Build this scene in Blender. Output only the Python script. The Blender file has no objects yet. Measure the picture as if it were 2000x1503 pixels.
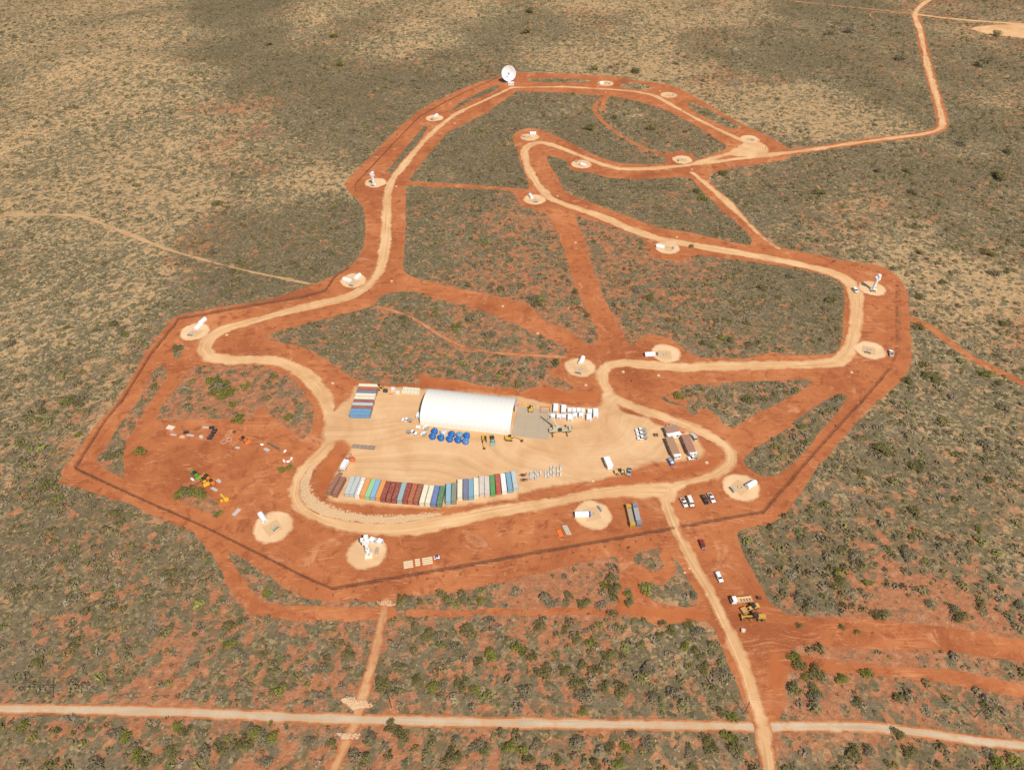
import bpy, math, random, bisect
import numpy as np
from mathutils import Vector
from math import radians as RAD, sin, cos, pi, atan2, hypot
random.seed(7)
RS = np.random.RandomState(11)
sc = bpy.context.scene
COL = sc.collection

# ------------------------------------------------------------------ camera
FPX, CX, CY, YH, CAMH = 1388.0, 1000.0, 751.5, -468.0, 258.0
PITCH = math.atan((CY - YH) / FPX)
CP, SP = cos(PITCH), sin(PITCH)
cam = bpy.data.cameras.new('camera')
cam.sensor_width = 36.0
cam.lens = FPX / 2000 * 36
cam.clip_start, cam.clip_end = 1.0, 20000
co = bpy.data.objects.new('camera', cam)
COL.objects.link(co)
co.location = (0, 0, CAMH)
co.rotation_euler = (pi / 2 - PITCH, 0, 0)
sc.camera = co
# ------------------------------------------------------------------ world, sun
SUN_EL, SUN_AZ = RAD(51), RAD(24)          # azimuth: sun behind the camera, to its right
sv = Vector((sin(SUN_AZ) * cos(SUN_EL), -cos(SUN_AZ) * cos(SUN_EL), sin(SUN_EL)))
w = bpy.data.worlds.new('World')
sc.world = w
w.use_nodes = True
nt = w.node_tree
bg = nt.nodes['Background']
sky = nt.nodes.new('ShaderNodeTexSky')
sky.sky_type = 'NISHITA'
sky.sun_disc = False
sky.sun_elevation = SUN_EL
sky.sun_rotation = atan2(sv.x, sv.y)
sky.air_density = 1.0
sky.dust_density = 1.6
nt.links.new(sky.outputs[0], bg.inputs[0])
bg.inputs[1].default_value = 0.085
sl = bpy.data.lights.new('sun', 'SUN')
sl.energy = 3.9
sl.angle = RAD(0.55)
sl.color = (1.0, 0.955, 0.86)
so = bpy.data.objects.new('sun', sl)
COL.objects.link(so)
so.rotation_euler = sv.to_track_quat('Z', 'Y').to_euler()
sc.view_settings.view_transform = 'Standard'
sc.view_settings.look = 'None'
sc.view_settings.exposure = 0.2
sc.view_settings.gamma = 1.0
sc.view_settings.use_curve_mapping = False

# ------------------------------------------------------------------ photo point -> place on the ground
def G(px, py, z=0.0):
    dx = px - CX; dy = -(py - CY)
    d = (dx, FPX * CP + dy * SP, -FPX * SP + dy * CP)
    t = (CAMH - z) / -d[2]
    return (d[0] * t, d[1] * t)
def Gv(a, z=0.0):
    return np.array([G(p[0], p[1], z) for p in a])
def toP(x, y):
    dep = y * CP + CAMH * SP
    return CX + FPX * x / dep, CY + FPX * (CAMH * CP - y * SP) / dep
def hd(px, py, dx, dy, z=0.0):
    a = G(px - dx * .5, py - dy * .5, z); b = G(px + dx * .5, py + dy * .5, z)
    return atan2(b[1] - a[1], b[0] - a[0])
def sm(a, b, t):
    t = np.clip((t - a) / (b - a), 0, 1)
    return t * t * (3 - 2 * t)
def vnoise(x, y, scale, seed=0):
    x = np.asarray(x, float) / scale + 1000.5; y = np.asarray(y, float) / scale + 1000.5
    xi = np.floor(x).astype(np.int64); yi = np.floor(y).astype(np.int64)
    fx = x - xi; fy = y - yi
    fx = fx * fx * (3 - 2 * fx); fy = fy * fy * (3 - 2 * fy)
    def h(a, b):
        n = (a * 374761393 + b * 668265263 + seed * 974711) & 0xffffffff
        n = ((n ^ (n >> 13)) * 1274126177) & 0xffffffff
        return ((n ^ (n >> 16)) & 0xffff) / 65535.0
    return (h(xi, yi) * (1 - fx) + h(xi + 1, yi) * fx) * (1 - fy) + (h(xi, yi + 1) * (1 - fx) + h(xi + 1, yi + 1) * fx) * fy
def fbm(x, y, scale, seed=0, o=3):
    r = 0; a = 1.0; t = 0
    for k in range(o):
        r = r + a * vnoise(x, y, scale / 2 ** k, seed + k * 7); t += a; a *= .55
    return r / t
MOUNDS = [(*G(*q[:2]), q[2], q[3]) for q in ((835, 62, 62, 13), (600, 28, 60, 12), (300, 62, 70, 14), (335, 150, 50, 9), (170, 130, 60, 11), (60, 60, 60, 10), (1180, 22, 80, 10), (930, 12, 60, 9), (60, 250, 45, 6))]
def H(x, y):
    x = np.asarray(x, float); y = np.asarray(y, float)
    m = sm(500, 760, y) * sm(110, 360, -x) + .7 * sm(900, 1150, y) * sm(-250, -60, -x)
    h = np.minimum(m, 1) * 15 * (fbm(x, y, 170, 3, 2) - .35)
    for (mx_, my_, r_, a_) in MOUNDS: h = h + a_ * np.exp(-((x - mx_)**2 + ((y - my_) * .8)**2) / (r_ * r_))
    return h

# ------------------------------------------------------------------ materials
MATS = {}
def newmat(name):
    m = bpy.data.materials.new(name); m.use_nodes = True
    n = m.node_tree.nodes; b = n['Principled BSDF']
    return m, m.node_tree, n, m.node_tree.links, b
def ramp(n, stops, inp, l, interp='LINEAR'):
    r = n.new('ShaderNodeValToRGB'); e = r.color_ramp.elements
    r.color_ramp.interpolation = interp
    while len(e) < len(stops): e.new(0.5)
    for k, (p, c) in enumerate(stops):
        e[k].position = p; e[k].color = (*c, 1) if len(c) == 3 else c
    l.new(inp, r.inputs[0])
    return r.outputs[0]
def noise(n, l, vec, scale, detail=4, rough=.6, dist=0, out=0):
    t = n.new('ShaderNodeTexNoise'); t.inputs['Scale'].default_value = scale
    t.inputs['Detail'].default_value = detail; t.inputs['Roughness'].default_value = rough
    t.inputs['Distortion'].default_value = dist
    l.new(vec, t.inputs['Vector'])
    return t.outputs[out]
def mix(n, l, fac, a, b, mode='MIX'):
    t = n.new('ShaderNodeMix'); t.data_type = 'RGBA'; t.blend_type = mode; t.clamp_factor = False
    for s, v in ((t.inputs[0], fac), (t.inputs[6], a), (t.inputs[7], b)):
        if isinstance(v, (int, float)): s.default_value = v
        elif isinstance(v, tuple): s.default_value = (*v, 1)
        else: l.new(v, s)
    return t.outputs[2]
def mth(n, l, op, a, b=None, c=None):
    t = n.new('ShaderNodeMath'); t.operation = op
    for i, v in enumerate((a, b, c)):
        if v is None: continue
        if isinstance(v, (int, float)): t.inputs[i].default_value = v
        else: l.new(v, t.inputs[i])
    return t.outputs[0]
def mrange(n, l, v, a, b, c=0.0, d=1.0):
    t = n.new('ShaderNodeMapRange'); t.interpolation_type = 'SMOOTHSTEP'
    l.new(v, t.inputs[0])
    for i, q in enumerate((a, b, c, d)): t.inputs[i + 1].default_value = q
    return t.outputs[0]
def attr(n, name, vec=False):
    t = n.new('ShaderNodeAttribute'); t.attribute_name = name
    return t.outputs['Color'] if vec else t.outputs['Fac']
def pos(n):
    return n.new('ShaderNodeNewGeometry').outputs['Position']
def comb(n, l, x, y, z=0.0):
    t = n.new('ShaderNodeCombineXYZ')
    for i, v in enumerate((x, y, z)):
        if isinstance(v, (int, float)): t.inputs[i].default_value = v
        else: l.new(v, t.inputs[i])
    return t.outputs[0]
def bump(n, l, b, h, dist, st=.6):
    t = n.new('ShaderNodeBump'); t.inputs['Distance'].default_value = dist; t.inputs['Strength'].default_value = st
    l.new(h, t.inputs['Height']); l.new(t.outputs[0], b.inputs['Normal'])

def red_color(n, l):
    """graded red earth: base mottling plus grader lines that run parallel to the edges"""
    p = pos(n)
    big = noise(n, l, p, .024, 6, .68, .4)
    c = ramp(n, [(.34, (.295, .084, .031)), (.45, (.385, .120, .043)), (.56, (.45, .150, .055)), (.68, (.54, .205, .082))], big, l)
    med = noise(n, l, p, .16, 5, .65, .6)
    c = mix(n, l, mth(n, l, 'MULTIPLY', mrange(n, l, med, .50, .66), .9), c, (.29, .082, .032))
    c = mix(n, l, mth(n, l, 'MULTIPLY', mrange(n, l, noise(n, l, p, .07, 5, .7, 1.0), .56, .70), .6), c, (.60, .29, .14))
    s = attr(n, 's')
    st = noise(n, l, comb(n, l, mth(n, l, 'MULTIPLY', s, .55), mth(n, l, 'MULTIPLY', big, 14.0)), 1.0, 4, .7)
    c = mix(n, l, mth(n, l, 'MULTIPLY', mrange(n, l, st, .5, .68), .13), c, (.60, .25, .11))
    c = mix(n, l, mth(n, l, 'MULTIPLY', mrange(n, l, st, .46, .32), .16), c, (.35, .105, .04))
    for ang, sc_, col_ in ((.35, .9, (.60, .27, .12)), (1.9, .7, (.31, .085, .030)), (1.1, 1.1, (.62, .29, .13)), (2.6, .8, (.33, .09, .032))):
        mp = n.new('ShaderNodeMapping'); mp.inputs['Rotation'].default_value = (0, 0, ang); mp.inputs['Scale'].default_value = (.028, sc_, 1)
        wp = mix(n, l, 18.0, p, noise(n, l, p, .02, 2, .5, 0, 1), 'ADD')
        l.new(wp, mp.inputs['Vector'])
        q = noise(n, l, mp.outputs[0], 1.0, 4, .7)
        msk = mrange(n, l, noise(n, l, p, .035 + ang * .004, 3, .6), .50, .60)
        c = mix(n, l, mth(n, l, 'MULTIPLY', mth(n, l, 'MULTIPLY', msk, mrange(n, l, q, .54, .66)), .55), c, col_)
    f = noise(n, l, p, 1.6, 4, .75)
    c = mix(n, l, mth(n, l, 'MULTIPLY', mrange(n, l, f, .50, .70), .25), c, (.66, .30, .14))
    c = mix(n, l, mth(n, l, 'MULTIPLY', mrange(n, l, f, .44, .30), .40), c, (.30, .09, .035))
    return c, f
def earth_mat():
    m, t, n, l, b = newmat('graded_red_earth')
    c, f = red_color(n, l)
    l.new(c, b.inputs['Base Color']); b.inputs['Roughness'].default_value = .95
    b.inputs['Specular IOR Level'].default_value = .1
    bump(n, l, b, f, .12, .5)
    return m
def gravel_mat(name, c0, c1, c2, soft=2.2, stripes=1.0, edge=None):
    m, t, n, l, b = newmat(name)
    p = pos(n)
    red, f = red_color(n, l)
    if edge: red = mix(n, l, .75, red, edge)
    big = noise(n, l, p, .05, 4, .6, .8)
    c = ramp(n, [(.32, c0), (.5, c1), (.68, c2)], big, l)
    v = attr(n, 'v'); u = attr(n, 'u')
    st = noise(n, l, comb(n, l, mth(n, l, 'MULTIPLY', v, .85), mth(n, l, 'MULTIPLY', u, .018)), 1.0, 3, .7)
    c = mix(n, l, mth(n, l, 'MULTIPLY', mrange(n, l, st, .52, .68), .42 * stripes), c, tuple(min(1, q * 1.14) for q in c2))
    c = mix(n, l, mth(n, l, 'MULTIPLY', mrange(n, l, st, .47, .33), .55 * stripes), c, tuple(q * .80 for q in c0))
    f2 = noise(n, l, p, 1.1, 5, .75)
    c = mix(n, l, mth(n, l, 'MULTIPLY', mrange(n, l, f2, .46, .30), .35), c, tuple(q * .74 for q in c0))
    s = attr(n, 's')
    e = mth(n, l, 'ADD', s, mth(n, l, 'MULTIPLY', mth(n, l, 'SUBTRACT', noise(n, l, p, .22, 5, .7), .5), 4.0))
    c = mix(n, l, mrange(n, l, e, -soft, .1), c, red)
    l.new(c, b.inputs['Base Color']); b.inputs['Roughness'].default_value = .95
    b.inputs['Specular IOR Level'].default_value = .1
    bump(n, l, b, f2, .07, .5)
    return m
def bush_ground_mat():
    m, t, n, l, b = newmat('scrub_ground')
    p = pos(n)
    pale = attr(n, 'pale'); cov = attr(n, 'cover'); rim = attr(n, 'rim')
    n0 = noise(n, l, p, .022, 6, .68, .8)
    pf = mrange(n, l, mth(n, l, 'ADD', pale, mth(n, l, 'MULTIPLY', mth(n, l, 'SUBTRACT', n0, .5), 1.0)), .16, .66)
    n1 = noise(n, l, p, .35, 5, .65)
    soil_r = ramp(n, [(.32, (.30, .125, .060)), (.5, (.385, .155, .074)), (.68, (.47, .225, .115))], n1, l)
    soil_p = ramp(n, [(.3, (.33, .190, .095)), (.5, (.44, .28, .14)), (.68, (.56, .39, .20))], n1, l)
    soil = mix(n, l, pf, soil_r, soil_p)
    soil = mix(n, l, mth(n, l, 'MULTIPLY', rim, .45), soil, (.46, .32, .16))
    # tussocks: small cells of grass and low scrub, each its own tone
    warp = mix(n, l, .16, p, noise(n, l, p, .9, 3, .6, 0, 1), 'ADD')
    vo = n.new('ShaderNodeTexVoronoi'); vo.inputs['Scale'].default_value = .85
    l.new(warp, vo.inputs['Vector'])
    rnd = n.new('ShaderNodeSeparateColor'); l.new(vo.outputs['Color'], rnd.inputs[0])
    vo2 = n.new('ShaderNodeTexVoronoi'); vo2.inputs['Scale'].default_value = .30
    l.new(mix(n, l, 2.2, p, noise(n, l, p, .45, 3, .6, 0, 1), 'ADD'), vo2.inputs['Vector'])
    rn2 = n.new('ShaderNodeSeparateColor'); l.new(vo2.outputs['Color'], rn2.inputs[0])
    tus_g = ramp(n, [(0, (.098, .078, .038)), (.2, (.142, .111, .056)), (.40, (.178, .133, .072)), (.55, (.212, .160, .102)),
                     (.72, (.245, .175, .088)), (.88, (.35, .24, .12)), (1, (.135, .112, .044))], rnd.outputs[0], l)
    tus_p = ramp(n, [(0, (.095, .085, .045)), (.28, (.155, .125, .078)), (.48, (.25, .185, .108)), (.68, (.34, .25, .13)),
                     (.85, (.48, .35, .175)), (1, (.14, .125, .06))], rnd.outputs[0], l)
    tus = mix(n, l, pf, tus_g, tus_p)
    n2 = noise(n, l, p, .11, 5, .65, .5)
    n3 = noise(n, l, p, 1.0, 3, .6)
    k = mth(n, l, 'ADD', mth(n, l, 'MULTIPLY', n2, 1.7), mth(n, l, 'MULTIPLY', n3, .9))
    k = mth(n, l, 'ADD', k, mth(n, l, 'MULTIPLY', cov, 1.15))
    k = mth(n, l, 'SUBTRACT', k, mth(n, l, 'MULTIPLY', vo.outputs['Distance'], .22))
    k = mth(n, l, 'ADD', k, mth(n, l, 'MULTIPLY', mth(n, l, 'SUBTRACT', rn2.outputs[1], .5), .7))
    fac = mrange(n, l, k, 1.80, 2.00)
    c = mix(n, l, fac, soil, tus)
    clump = mth(n, l, 'MULTIPLY', mrange(n, l, rn2.outputs[0], .52, .60), mrange(n, l, k, 1.55, 1.8))
    clump = mth(n, l, 'MULTIPLY', clump, mrange(n, l, vo2.outputs['Distance'], .95, .45))
    c = mix(n, l, mth(n, l, 'MULTIPLY', clump, .72), c, ramp(n, [(0, (.128, .104, .052)), (.5, (.175, .134, .080)), (1, (.120, .104, .043))], rn2.outputs[2], l))
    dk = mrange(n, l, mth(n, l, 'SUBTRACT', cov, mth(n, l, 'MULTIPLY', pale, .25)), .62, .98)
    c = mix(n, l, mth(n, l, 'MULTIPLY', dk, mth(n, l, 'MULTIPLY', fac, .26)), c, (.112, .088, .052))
    # broad grey patches of leafless scrub
    g = mrange(n, l, noise(n, l, p, .045, 4, .65, .5), .54, .70)
    c = mix(n, l, mth(n, l, 'MULTIPLY', mth(n, l, 'MULTIPLY', g, cov), .55), c, (.186, .140, .100))
    l.new(c, b.inputs['Base Color']); b.inputs['Roughness'].default_value = .95
    b.inputs['Specular IOR Level'].default_value = .05
    bump(n, l, b, k, .5, .7)
    return m
def foliage_mat(name='foliage'):
    m, t, n, l, b = newmat(name)
    c = attr(n, 'Col', True)
    c = mix(n, l, .35, c, mix(n, l, noise(n, l, pos(n), 2.2, 3, .7), (.5, .5, .45), (1.5, 1.45, 1.3)), 'MULTIPLY')
    l.new(c, b.inputs['Base Color']); b.inputs['Roughness'].default_value = .8
    b.inputs['Specular IOR Level'].default_value = .12
    return m
def paint(name, col, rough=.5, metal=0.0, dust=.35, spec=.4):
    key = (name, col, rough)
    if key in MATS: return MATS[key]
    m, t, n, l, b = newmat(name)
    p = pos(n)
    g = n.new('ShaderNodeNewGeometry')
    f = noise(n, l, p, 1.3, 4, .7)
    c = mix(n, l, mth(n, l, 'MULTIPLY', mrange(n, l, f, .42, .70), dust), col, (.50, .27, .13))
    c = mix(n, l, mth(n, l, 'MULTIPLY', mrange(n, l, noise(n, l, p, 5.0, 3, .7), .50, .72), .25), c, tuple(q * .6 for q in col))
    l.new(c, b.inputs['Base Color']); b.inputs['Roughness'].default_value = rough
    b.inputs['Metallic'].default_value = metal; b.inputs['Specular IOR Level'].default_value = spec
    MATS[key] = m
    return m
def glassdark():
    return paint('dark_window', (.02, .025, .03), .08, 0, .1, .8)
def tyre():
    return paint('tyre_rubber', (.03, .028, .026), .85, 0, .4, .2)

# ------------------------------------------------------------------ mesh helpers
def tagk(o, kind): o['kind'] = kind; return o
def np_mesh(name, v, loops, starts, totals, mat, attrs=None, link=True):
    me = bpy.data.meshes.new(name)
    me.vertices.add(len(v)); me.vertices.foreach_set('co', np.asarray(v, np.float32).ravel())
    me.loops.add(len(loops)); me.loops.foreach_set('vertex_index', np.asarray(loops, np.int32))
    me.polygons.add(len(starts)); me.polygons.foreach_set('loop_start', np.asarray(starts, np.int32))
    try: me.polygons.foreach_set('loop_total', np.asarray(totals, np.int32))
    except Exception: pass
    if attrs:
        for k, a in attrs.items():
            if a.ndim == 2:
                q = me.attributes.new(k, 'FLOAT_COLOR', 'POINT')
                q.data.foreach_set('color', np.concatenate([a, np.ones((len(a), 1))], 1).astype(np.float32).ravel())
            else:
                q = me.attributes.new(k, 'FLOAT', 'POINT'); q.data.foreach_set('value', a.astype(np.float32))
    me.update(calc_edges=True); me.validate()
    if mat: me.materials.append(mat)
    if not link: return me
    o = bpy.data.objects.new(name, me); COL.objects.link(o)
    return o
def tri_mesh(name, v, f, mat, attrs=None, link=True):
    f = np.asarray(f); k = f.shape[1]
    return np_mesh(name, v, f.ravel(), np.arange(len(f)) * k, np.full(len(f), k), mat, attrs, link)

class MB:
    def __init__(s): s.v = []; s.f = []
    def add(s, v, f):
        o = len(s.v); s.v += [tuple(q) for q in v]; s.f += [tuple(i + o for i in q) for q in f]; return s
    def box(s, cx, cy, cz, sx, sy, sz, rz=0.0, taper=1.0):
        v = []
        for k in (-1, 1):
            tp = taper if k > 0 else 1
            for a, b in ((-1, -1), (1, -1), (1, 1), (-1, 1)):
                x, y = a * sx / 2 * tp, b * sy / 2 * tp
                v.append((cx + x * cos(rz) - y * sin(rz), cy + x * sin(rz) + y * cos(rz), cz + k * sz / 2))
        return s.add(v, [(3, 2, 1, 0), (4, 5, 6, 7), (0, 1, 5, 4), (1, 2, 6, 5), (2, 3, 7, 6), (3, 0, 4, 7)])
    def prism(s, pts, y0, y1, inset=0.0):
        n = len(pts); cxp = sum(p[0] for p in pts) / n; 
        v = [(x, y0, z) for x, z in pts] + [(x, y1, z) for x, z in pts]
        f = [tuple(range(n)), tuple(range(2 * n - 1, n - 1, -1))]
        f += [(i, n + i, n + (i + 1) % n, (i + 1) % n) for i in range(n)]
        return s.add(v, f)
    def cyl(s, p0, p1, r0, r1=None, n=10, cap=True):
        r1 = r0 if r1 is None else r1
        a = Vector(p0); b = Vector(p1); d = (b - a).normalized()
        u = d.orthogonal().normalized(); w_ = d.cross(u)
        v = []
        for c, r in ((a, r0), (b, r1)):
            for k in range(n):
                t = 2 * pi * k / n; v.append(c + u * cos(t) * r + w_ * sin(t) * r)
        f = [(k, (k + 1) % n, n + (k + 1) % n, n + k) for k in range(n)]
        if cap: f += [tuple(range(n - 1, -1, -1)), tuple(range(n, 2 * n))]
        return s.add(v, f)
    def lathe(s, prof, n=24, c=(0, 0, 0)):
        v = []; f = []
        for r, z in prof:
            for k in range(n):
                t = 2 * pi * k / n; v.append((c[0] + r * cos(t), c[1] + r * sin(t), c[2] + z))
        for i in range(len(prof) - 1):
            for k in range(n):
                f.append((i * n + k, i * n + (k + 1) % n, (i + 1) * n + (k + 1) % n, (i + 1) * n + k))
        return s.add(v, f)
    def rock(s, c, r, rnd):
        n = 6; v = []
        for zz, rr in ((-.3, .8), (.25, 1.0), (.6, .55)):
            for k in range(n):
                t = 2 * pi * k / n + rnd.random() * .5; q = r * rr * (.7 + .5 * rnd.random())
                v.append((c[0] + q * cos(t), c[1] + q * sin(t), c[2] + r * zz))
        v.append((c[0], c[1], c[2] + r * .75))
        f = [(i * n + k, i * n + (k + 1) % n, (i + 1) * n + (k + 1) % n, (i + 1) * n + k) for i in range(2) for k in range(n)]
        f += [(2 * n + k, 2 * n + (k + 1) % n, 3 * n) for k in range(n)]
        return s.add(v, f)
    def mesh(s, name, mat, smooth=False):
        me = bpy.data.meshes.new(name); me.from_pydata(s.v, [], s.f); me.validate(); me.update()
        if mat: me.materials.append(mat)
        if smooth:
            for p in me.polygons: p.use_smooth = True
        return me
MC = {}
def part(name, key, fn, mat, parent, loc=None, rz=None, smooth=False, label=None):
    """a part; its mesh is shared by every part built with the same key and material"""
    k = (key, mat.name)
    if key is None or k not in MC:
        mb = MB(); fn(mb); me = mb.mesh(name, mat, smooth)
        if key is not None: MC[k] = me
    else: me = MC[k]
    o = bpy.data.objects.new(name, me); COL.objects.link(o)
    if parent: o.parent = parent
    if loc: o.location = loc
    if rz is not None: o.rotation_euler[2] = rz
    if label: o['label'] = label
    return o
def thing(name, label, cat, loc, rz=0.0, group=None):
    o = bpy.data.objects.new(name, None); COL.objects.link(o)
    o.empty_display_size = .5
    o.location = (loc[0], loc[1], loc[2] if len(loc) > 2 else 0); o.rotation_euler = (0, 0, rz)
    o['label'] = label; o['category'] = cat
    if group: o['group'] = group
    return o
def tag(o, label, cat, group=None, kind=None):
    o['label'] = label; o['category'] = cat
    if group: o['group'] = group
    if kind: o['kind'] = kind
    return o

# ------------------------------------------------------------------ ground layout (traced outlines, laid on the real ground plane)
GX0, GY0, RES = -520.0, 58.0, 1.25
NX, NY = 1030, 1000
gx = GX0 + np.arange(NX) * RES; gy = GY0 + np.arange(NY) * RES
XX, YY = np.meshgrid(gx, gy)
EDGE1 = (fbm(XX, YY, 9, 21, 3) - .5)
EDGE2 = (fbm(XX, YY, 26, 71, 2) - .5)
def blank(): return np.full((NY, NX), 60.0)
def win(x0, x1, y0, y1, m):
    i0 = max(0, int((x0 - m - GX0) / RES)); i1 = min(NX, int((x1 + m - GX0) / RES) + 2)
    j0 = max(0, int((y0 - m - GY0) / RES)); j1 = min(NY, int((y1 + m - GY0) / RES) + 2)
    return slice(j0, max(j1, j0)), slice(i0, max(i1, i0))
def spline(P, step=3.0):
    P = np.asarray(P, float); Q = np.vstack([2 * P[0] - P[1], P, 2 * P[-1] - P[-2]]); out = []
    for i in range(1, len(Q) - 2):
        L = np.linalg.norm(Q[i + 1] - Q[i]); k = max(1, int(L / step))
        for t in np.arange(k) / k:
            a, b, c, d = Q[i - 1], Q[i], Q[i + 1], Q[i + 2]
            # centripetal-like damping keeps tight corners from overshooting
            m1 = (c - a) * .42; m2 = (d - b) * .42
            la = np.linalg.norm(m1); 
            if la > L: m1 = m1 / la * L
            lb = np.linalg.norm(m2)
            if lb > L: m2 = m2 / lb * L
            h00 = 2 * t**3 - 3 * t**2 + 1; h10 = t**3 - 2 * t**2 + t; h01 = -2 * t**3 + 3 * t**2; h11 = t**3 - t**2
            out.append(h00 * b + h10 * m1 + h01 * c + h11 * m2)
    out.append(P[-1])
    return np.array(out)
def stroke(S, U, V, pts, wd, smooth=True):
    P = Gv(pts)
    if smooth: P = spline(P, 5)
    acc = 0.0; n = len(P)
    ws = wd if isinstance(wd, (list, tuple)) else (wd, wd)
    for i in range(n - 1):
        a, b = P[i], P[i + 1]; d = b - a; L = np.linalg.norm(d)
        if L < 1e-6: continue
        w0 = np.interp(i / (n - 1), np.linspace(0, 1, len(ws)), ws) / 2 * (.93 if U is not None else 1)
        sl_ = win(min(a[0], b[0]), max(a[0], b[0]), min(a[1], b[1]), max(a[1], b[1]), w0 + 14)
        X = XX[sl_] - a[0]; Y = YY[sl_] - a[1]
        if X.size == 0: acc += L; continue
        t = np.clip((X * d[0] + Y * d[1]) / (L * L), 0, 1)
        dist = np.hypot(X - t * d[0], Y - t * d[1]) - w0
        m = dist < S[sl_]
        S[sl_][m] = dist[m]
        if U is not None:
            U[sl_][m] = (acc + t * L)[m]
            V[sl_][m] = ((X * -d[1] + Y * d[0]) / L)[m]
        acc += L
def poly(pts, smooth=True, world=False):
    """signed distance of a closed outline (negative inside)"""
    P = np.asarray(pts, float) if world else Gv(pts)
    if smooth:
        Q = np.vstack([P, P[:1]]); P = spline(Q, 4)[:-1]
    D = blank()
    sl_ = win(P[:, 0].min(), P[:, 0].max(), P[:, 1].min(), P[:, 1].max(), 16)
    X = XX[sl_]; Y = YY[sl_]; ins = np.zeros(X.shape, bool); n = len(P)
    for i in range(n):
        a = P[i]; b = P[(i + 1) % n]; d = b - a; L2 = d @ d
        if L2 < 1e-9: continue
        s2 = win(min(a[0], b[0]), max(a[0], b[0]), min(a[1], b[1]), max(a[1], b[1]), 16)
        xs = XX[s2] - a[0]; ys = YY[s2] - a[1]
        t = np.clip((xs * d[0] + ys * d[1]) / L2, 0, 1)
        D[s2] = np.minimum(D[s2], np.hypot(xs - t * d[0], ys - t * d[1]))
        j0 = int(np.searchsorted(gy, min(a[1], b[1]), 'right')); j1 = int(np.searchsorted(gy, max(a[1], b[1]), 'right'))
        r0 = max(j0, sl_[0].start); r1 = min(j1, sl_[0].stop)
        if r1 > r0:
            yy = gy[r0:r1]; xc = a[0] + (yy - a[1]) * d[0] / (d[1] if abs(d[1]) > 1e-12 else 1e-12)
            ins[r0 - sl_[0].start:r1 - sl_[0].start] ^= (X[r0 - sl_[0].start:r1 - sl_[0].start] < xc[:, None])
    R = blank(); R[sl_] = np.where(ins, -D[sl_], D[sl_])
    return R
def march(name, S, z, mat, extras=None, s_attr=None):
    ins = S < 0
    code = ins[:-1, :-1] * 1 + ins[:-1, 1:] * 2 + ins[1:, 1:] * 4 + ins[1:, :-1] * 8
    N = NX * NY; NHE = NY * (NX - 1)
    loops = []; tot = []
    for c in range(1, 16):
        J, I = np.nonzero(code == c)
        if len(J) == 0: continue
        cid = [J * NX + I, J * NX + I + 1, (J + 1) * NX + I + 1, (J + 1) * NX + I]
        eid = [N + J * (NX - 1) + I, N + NHE + J * NX + I + 1, N + (J + 1) * (NX - 1) + I, N + NHE + J * NX + I]
        ids = []
        for k in range(4):
            a = (c >> k) & 1; b = (c >> ((k + 1) % 4)) & 1
            if a: ids.append(cid[k])
            if a != b: ids.append(eid[k])
        A = np.stack(ids, 1); loops.append(A.ravel()); tot.append(np.full(len(A), A.shape[1]))
    loops = np.concatenate(loops); tot = np.concatenate(tot)
    uq, inv = np.unique(loops, return_inverse=True)
    def split(i):
        c_ = i < N; h_ = (i >= N) & (i < N + NHE); v_ = i >= N + NHE
        a = np.where(c_, i, 0); b = a.copy()
        hh = i - N; j = hh // (NX - 1); q = hh % (NX - 1)
        a = np.where(h_, j * NX + q, a); b = np.where(h_, j * NX + q + 1, b)
        vv = i - N - NHE; j = vv // NX; q = vv % NX
        a = np.where(v_, j * NX + q, a); b = np.where(v_, (j + 1) * NX + q, b)
        return a, b
    a, b = split(uq); Sf = S.ravel()
    den = Sf[a] - Sf[b]
    t = np.where(a == b, 0, Sf[a] / np.where(np.abs(den) < 1e-9, 1e-9, den)); t = np.clip(t, 0, 1)
    def it(A): A = A.ravel(); return A[a] * (1 - t) + A[b] * t
    x = it(XX); y = it(YY)
    ex = {'s': it(S if s_attr is None else s_attr)}
    for k, A in (extras or {}).items(): ex[k] = it(A)
    st = np.concatenate([[0], np.cumsum(tot)[:-1]])
    o = np_mesh(name, np.stack([x, y, H(x, y) + z], 1), inv.ravel(), st, tot, mat, ex)
    return tagk(o, 'structure')

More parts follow.
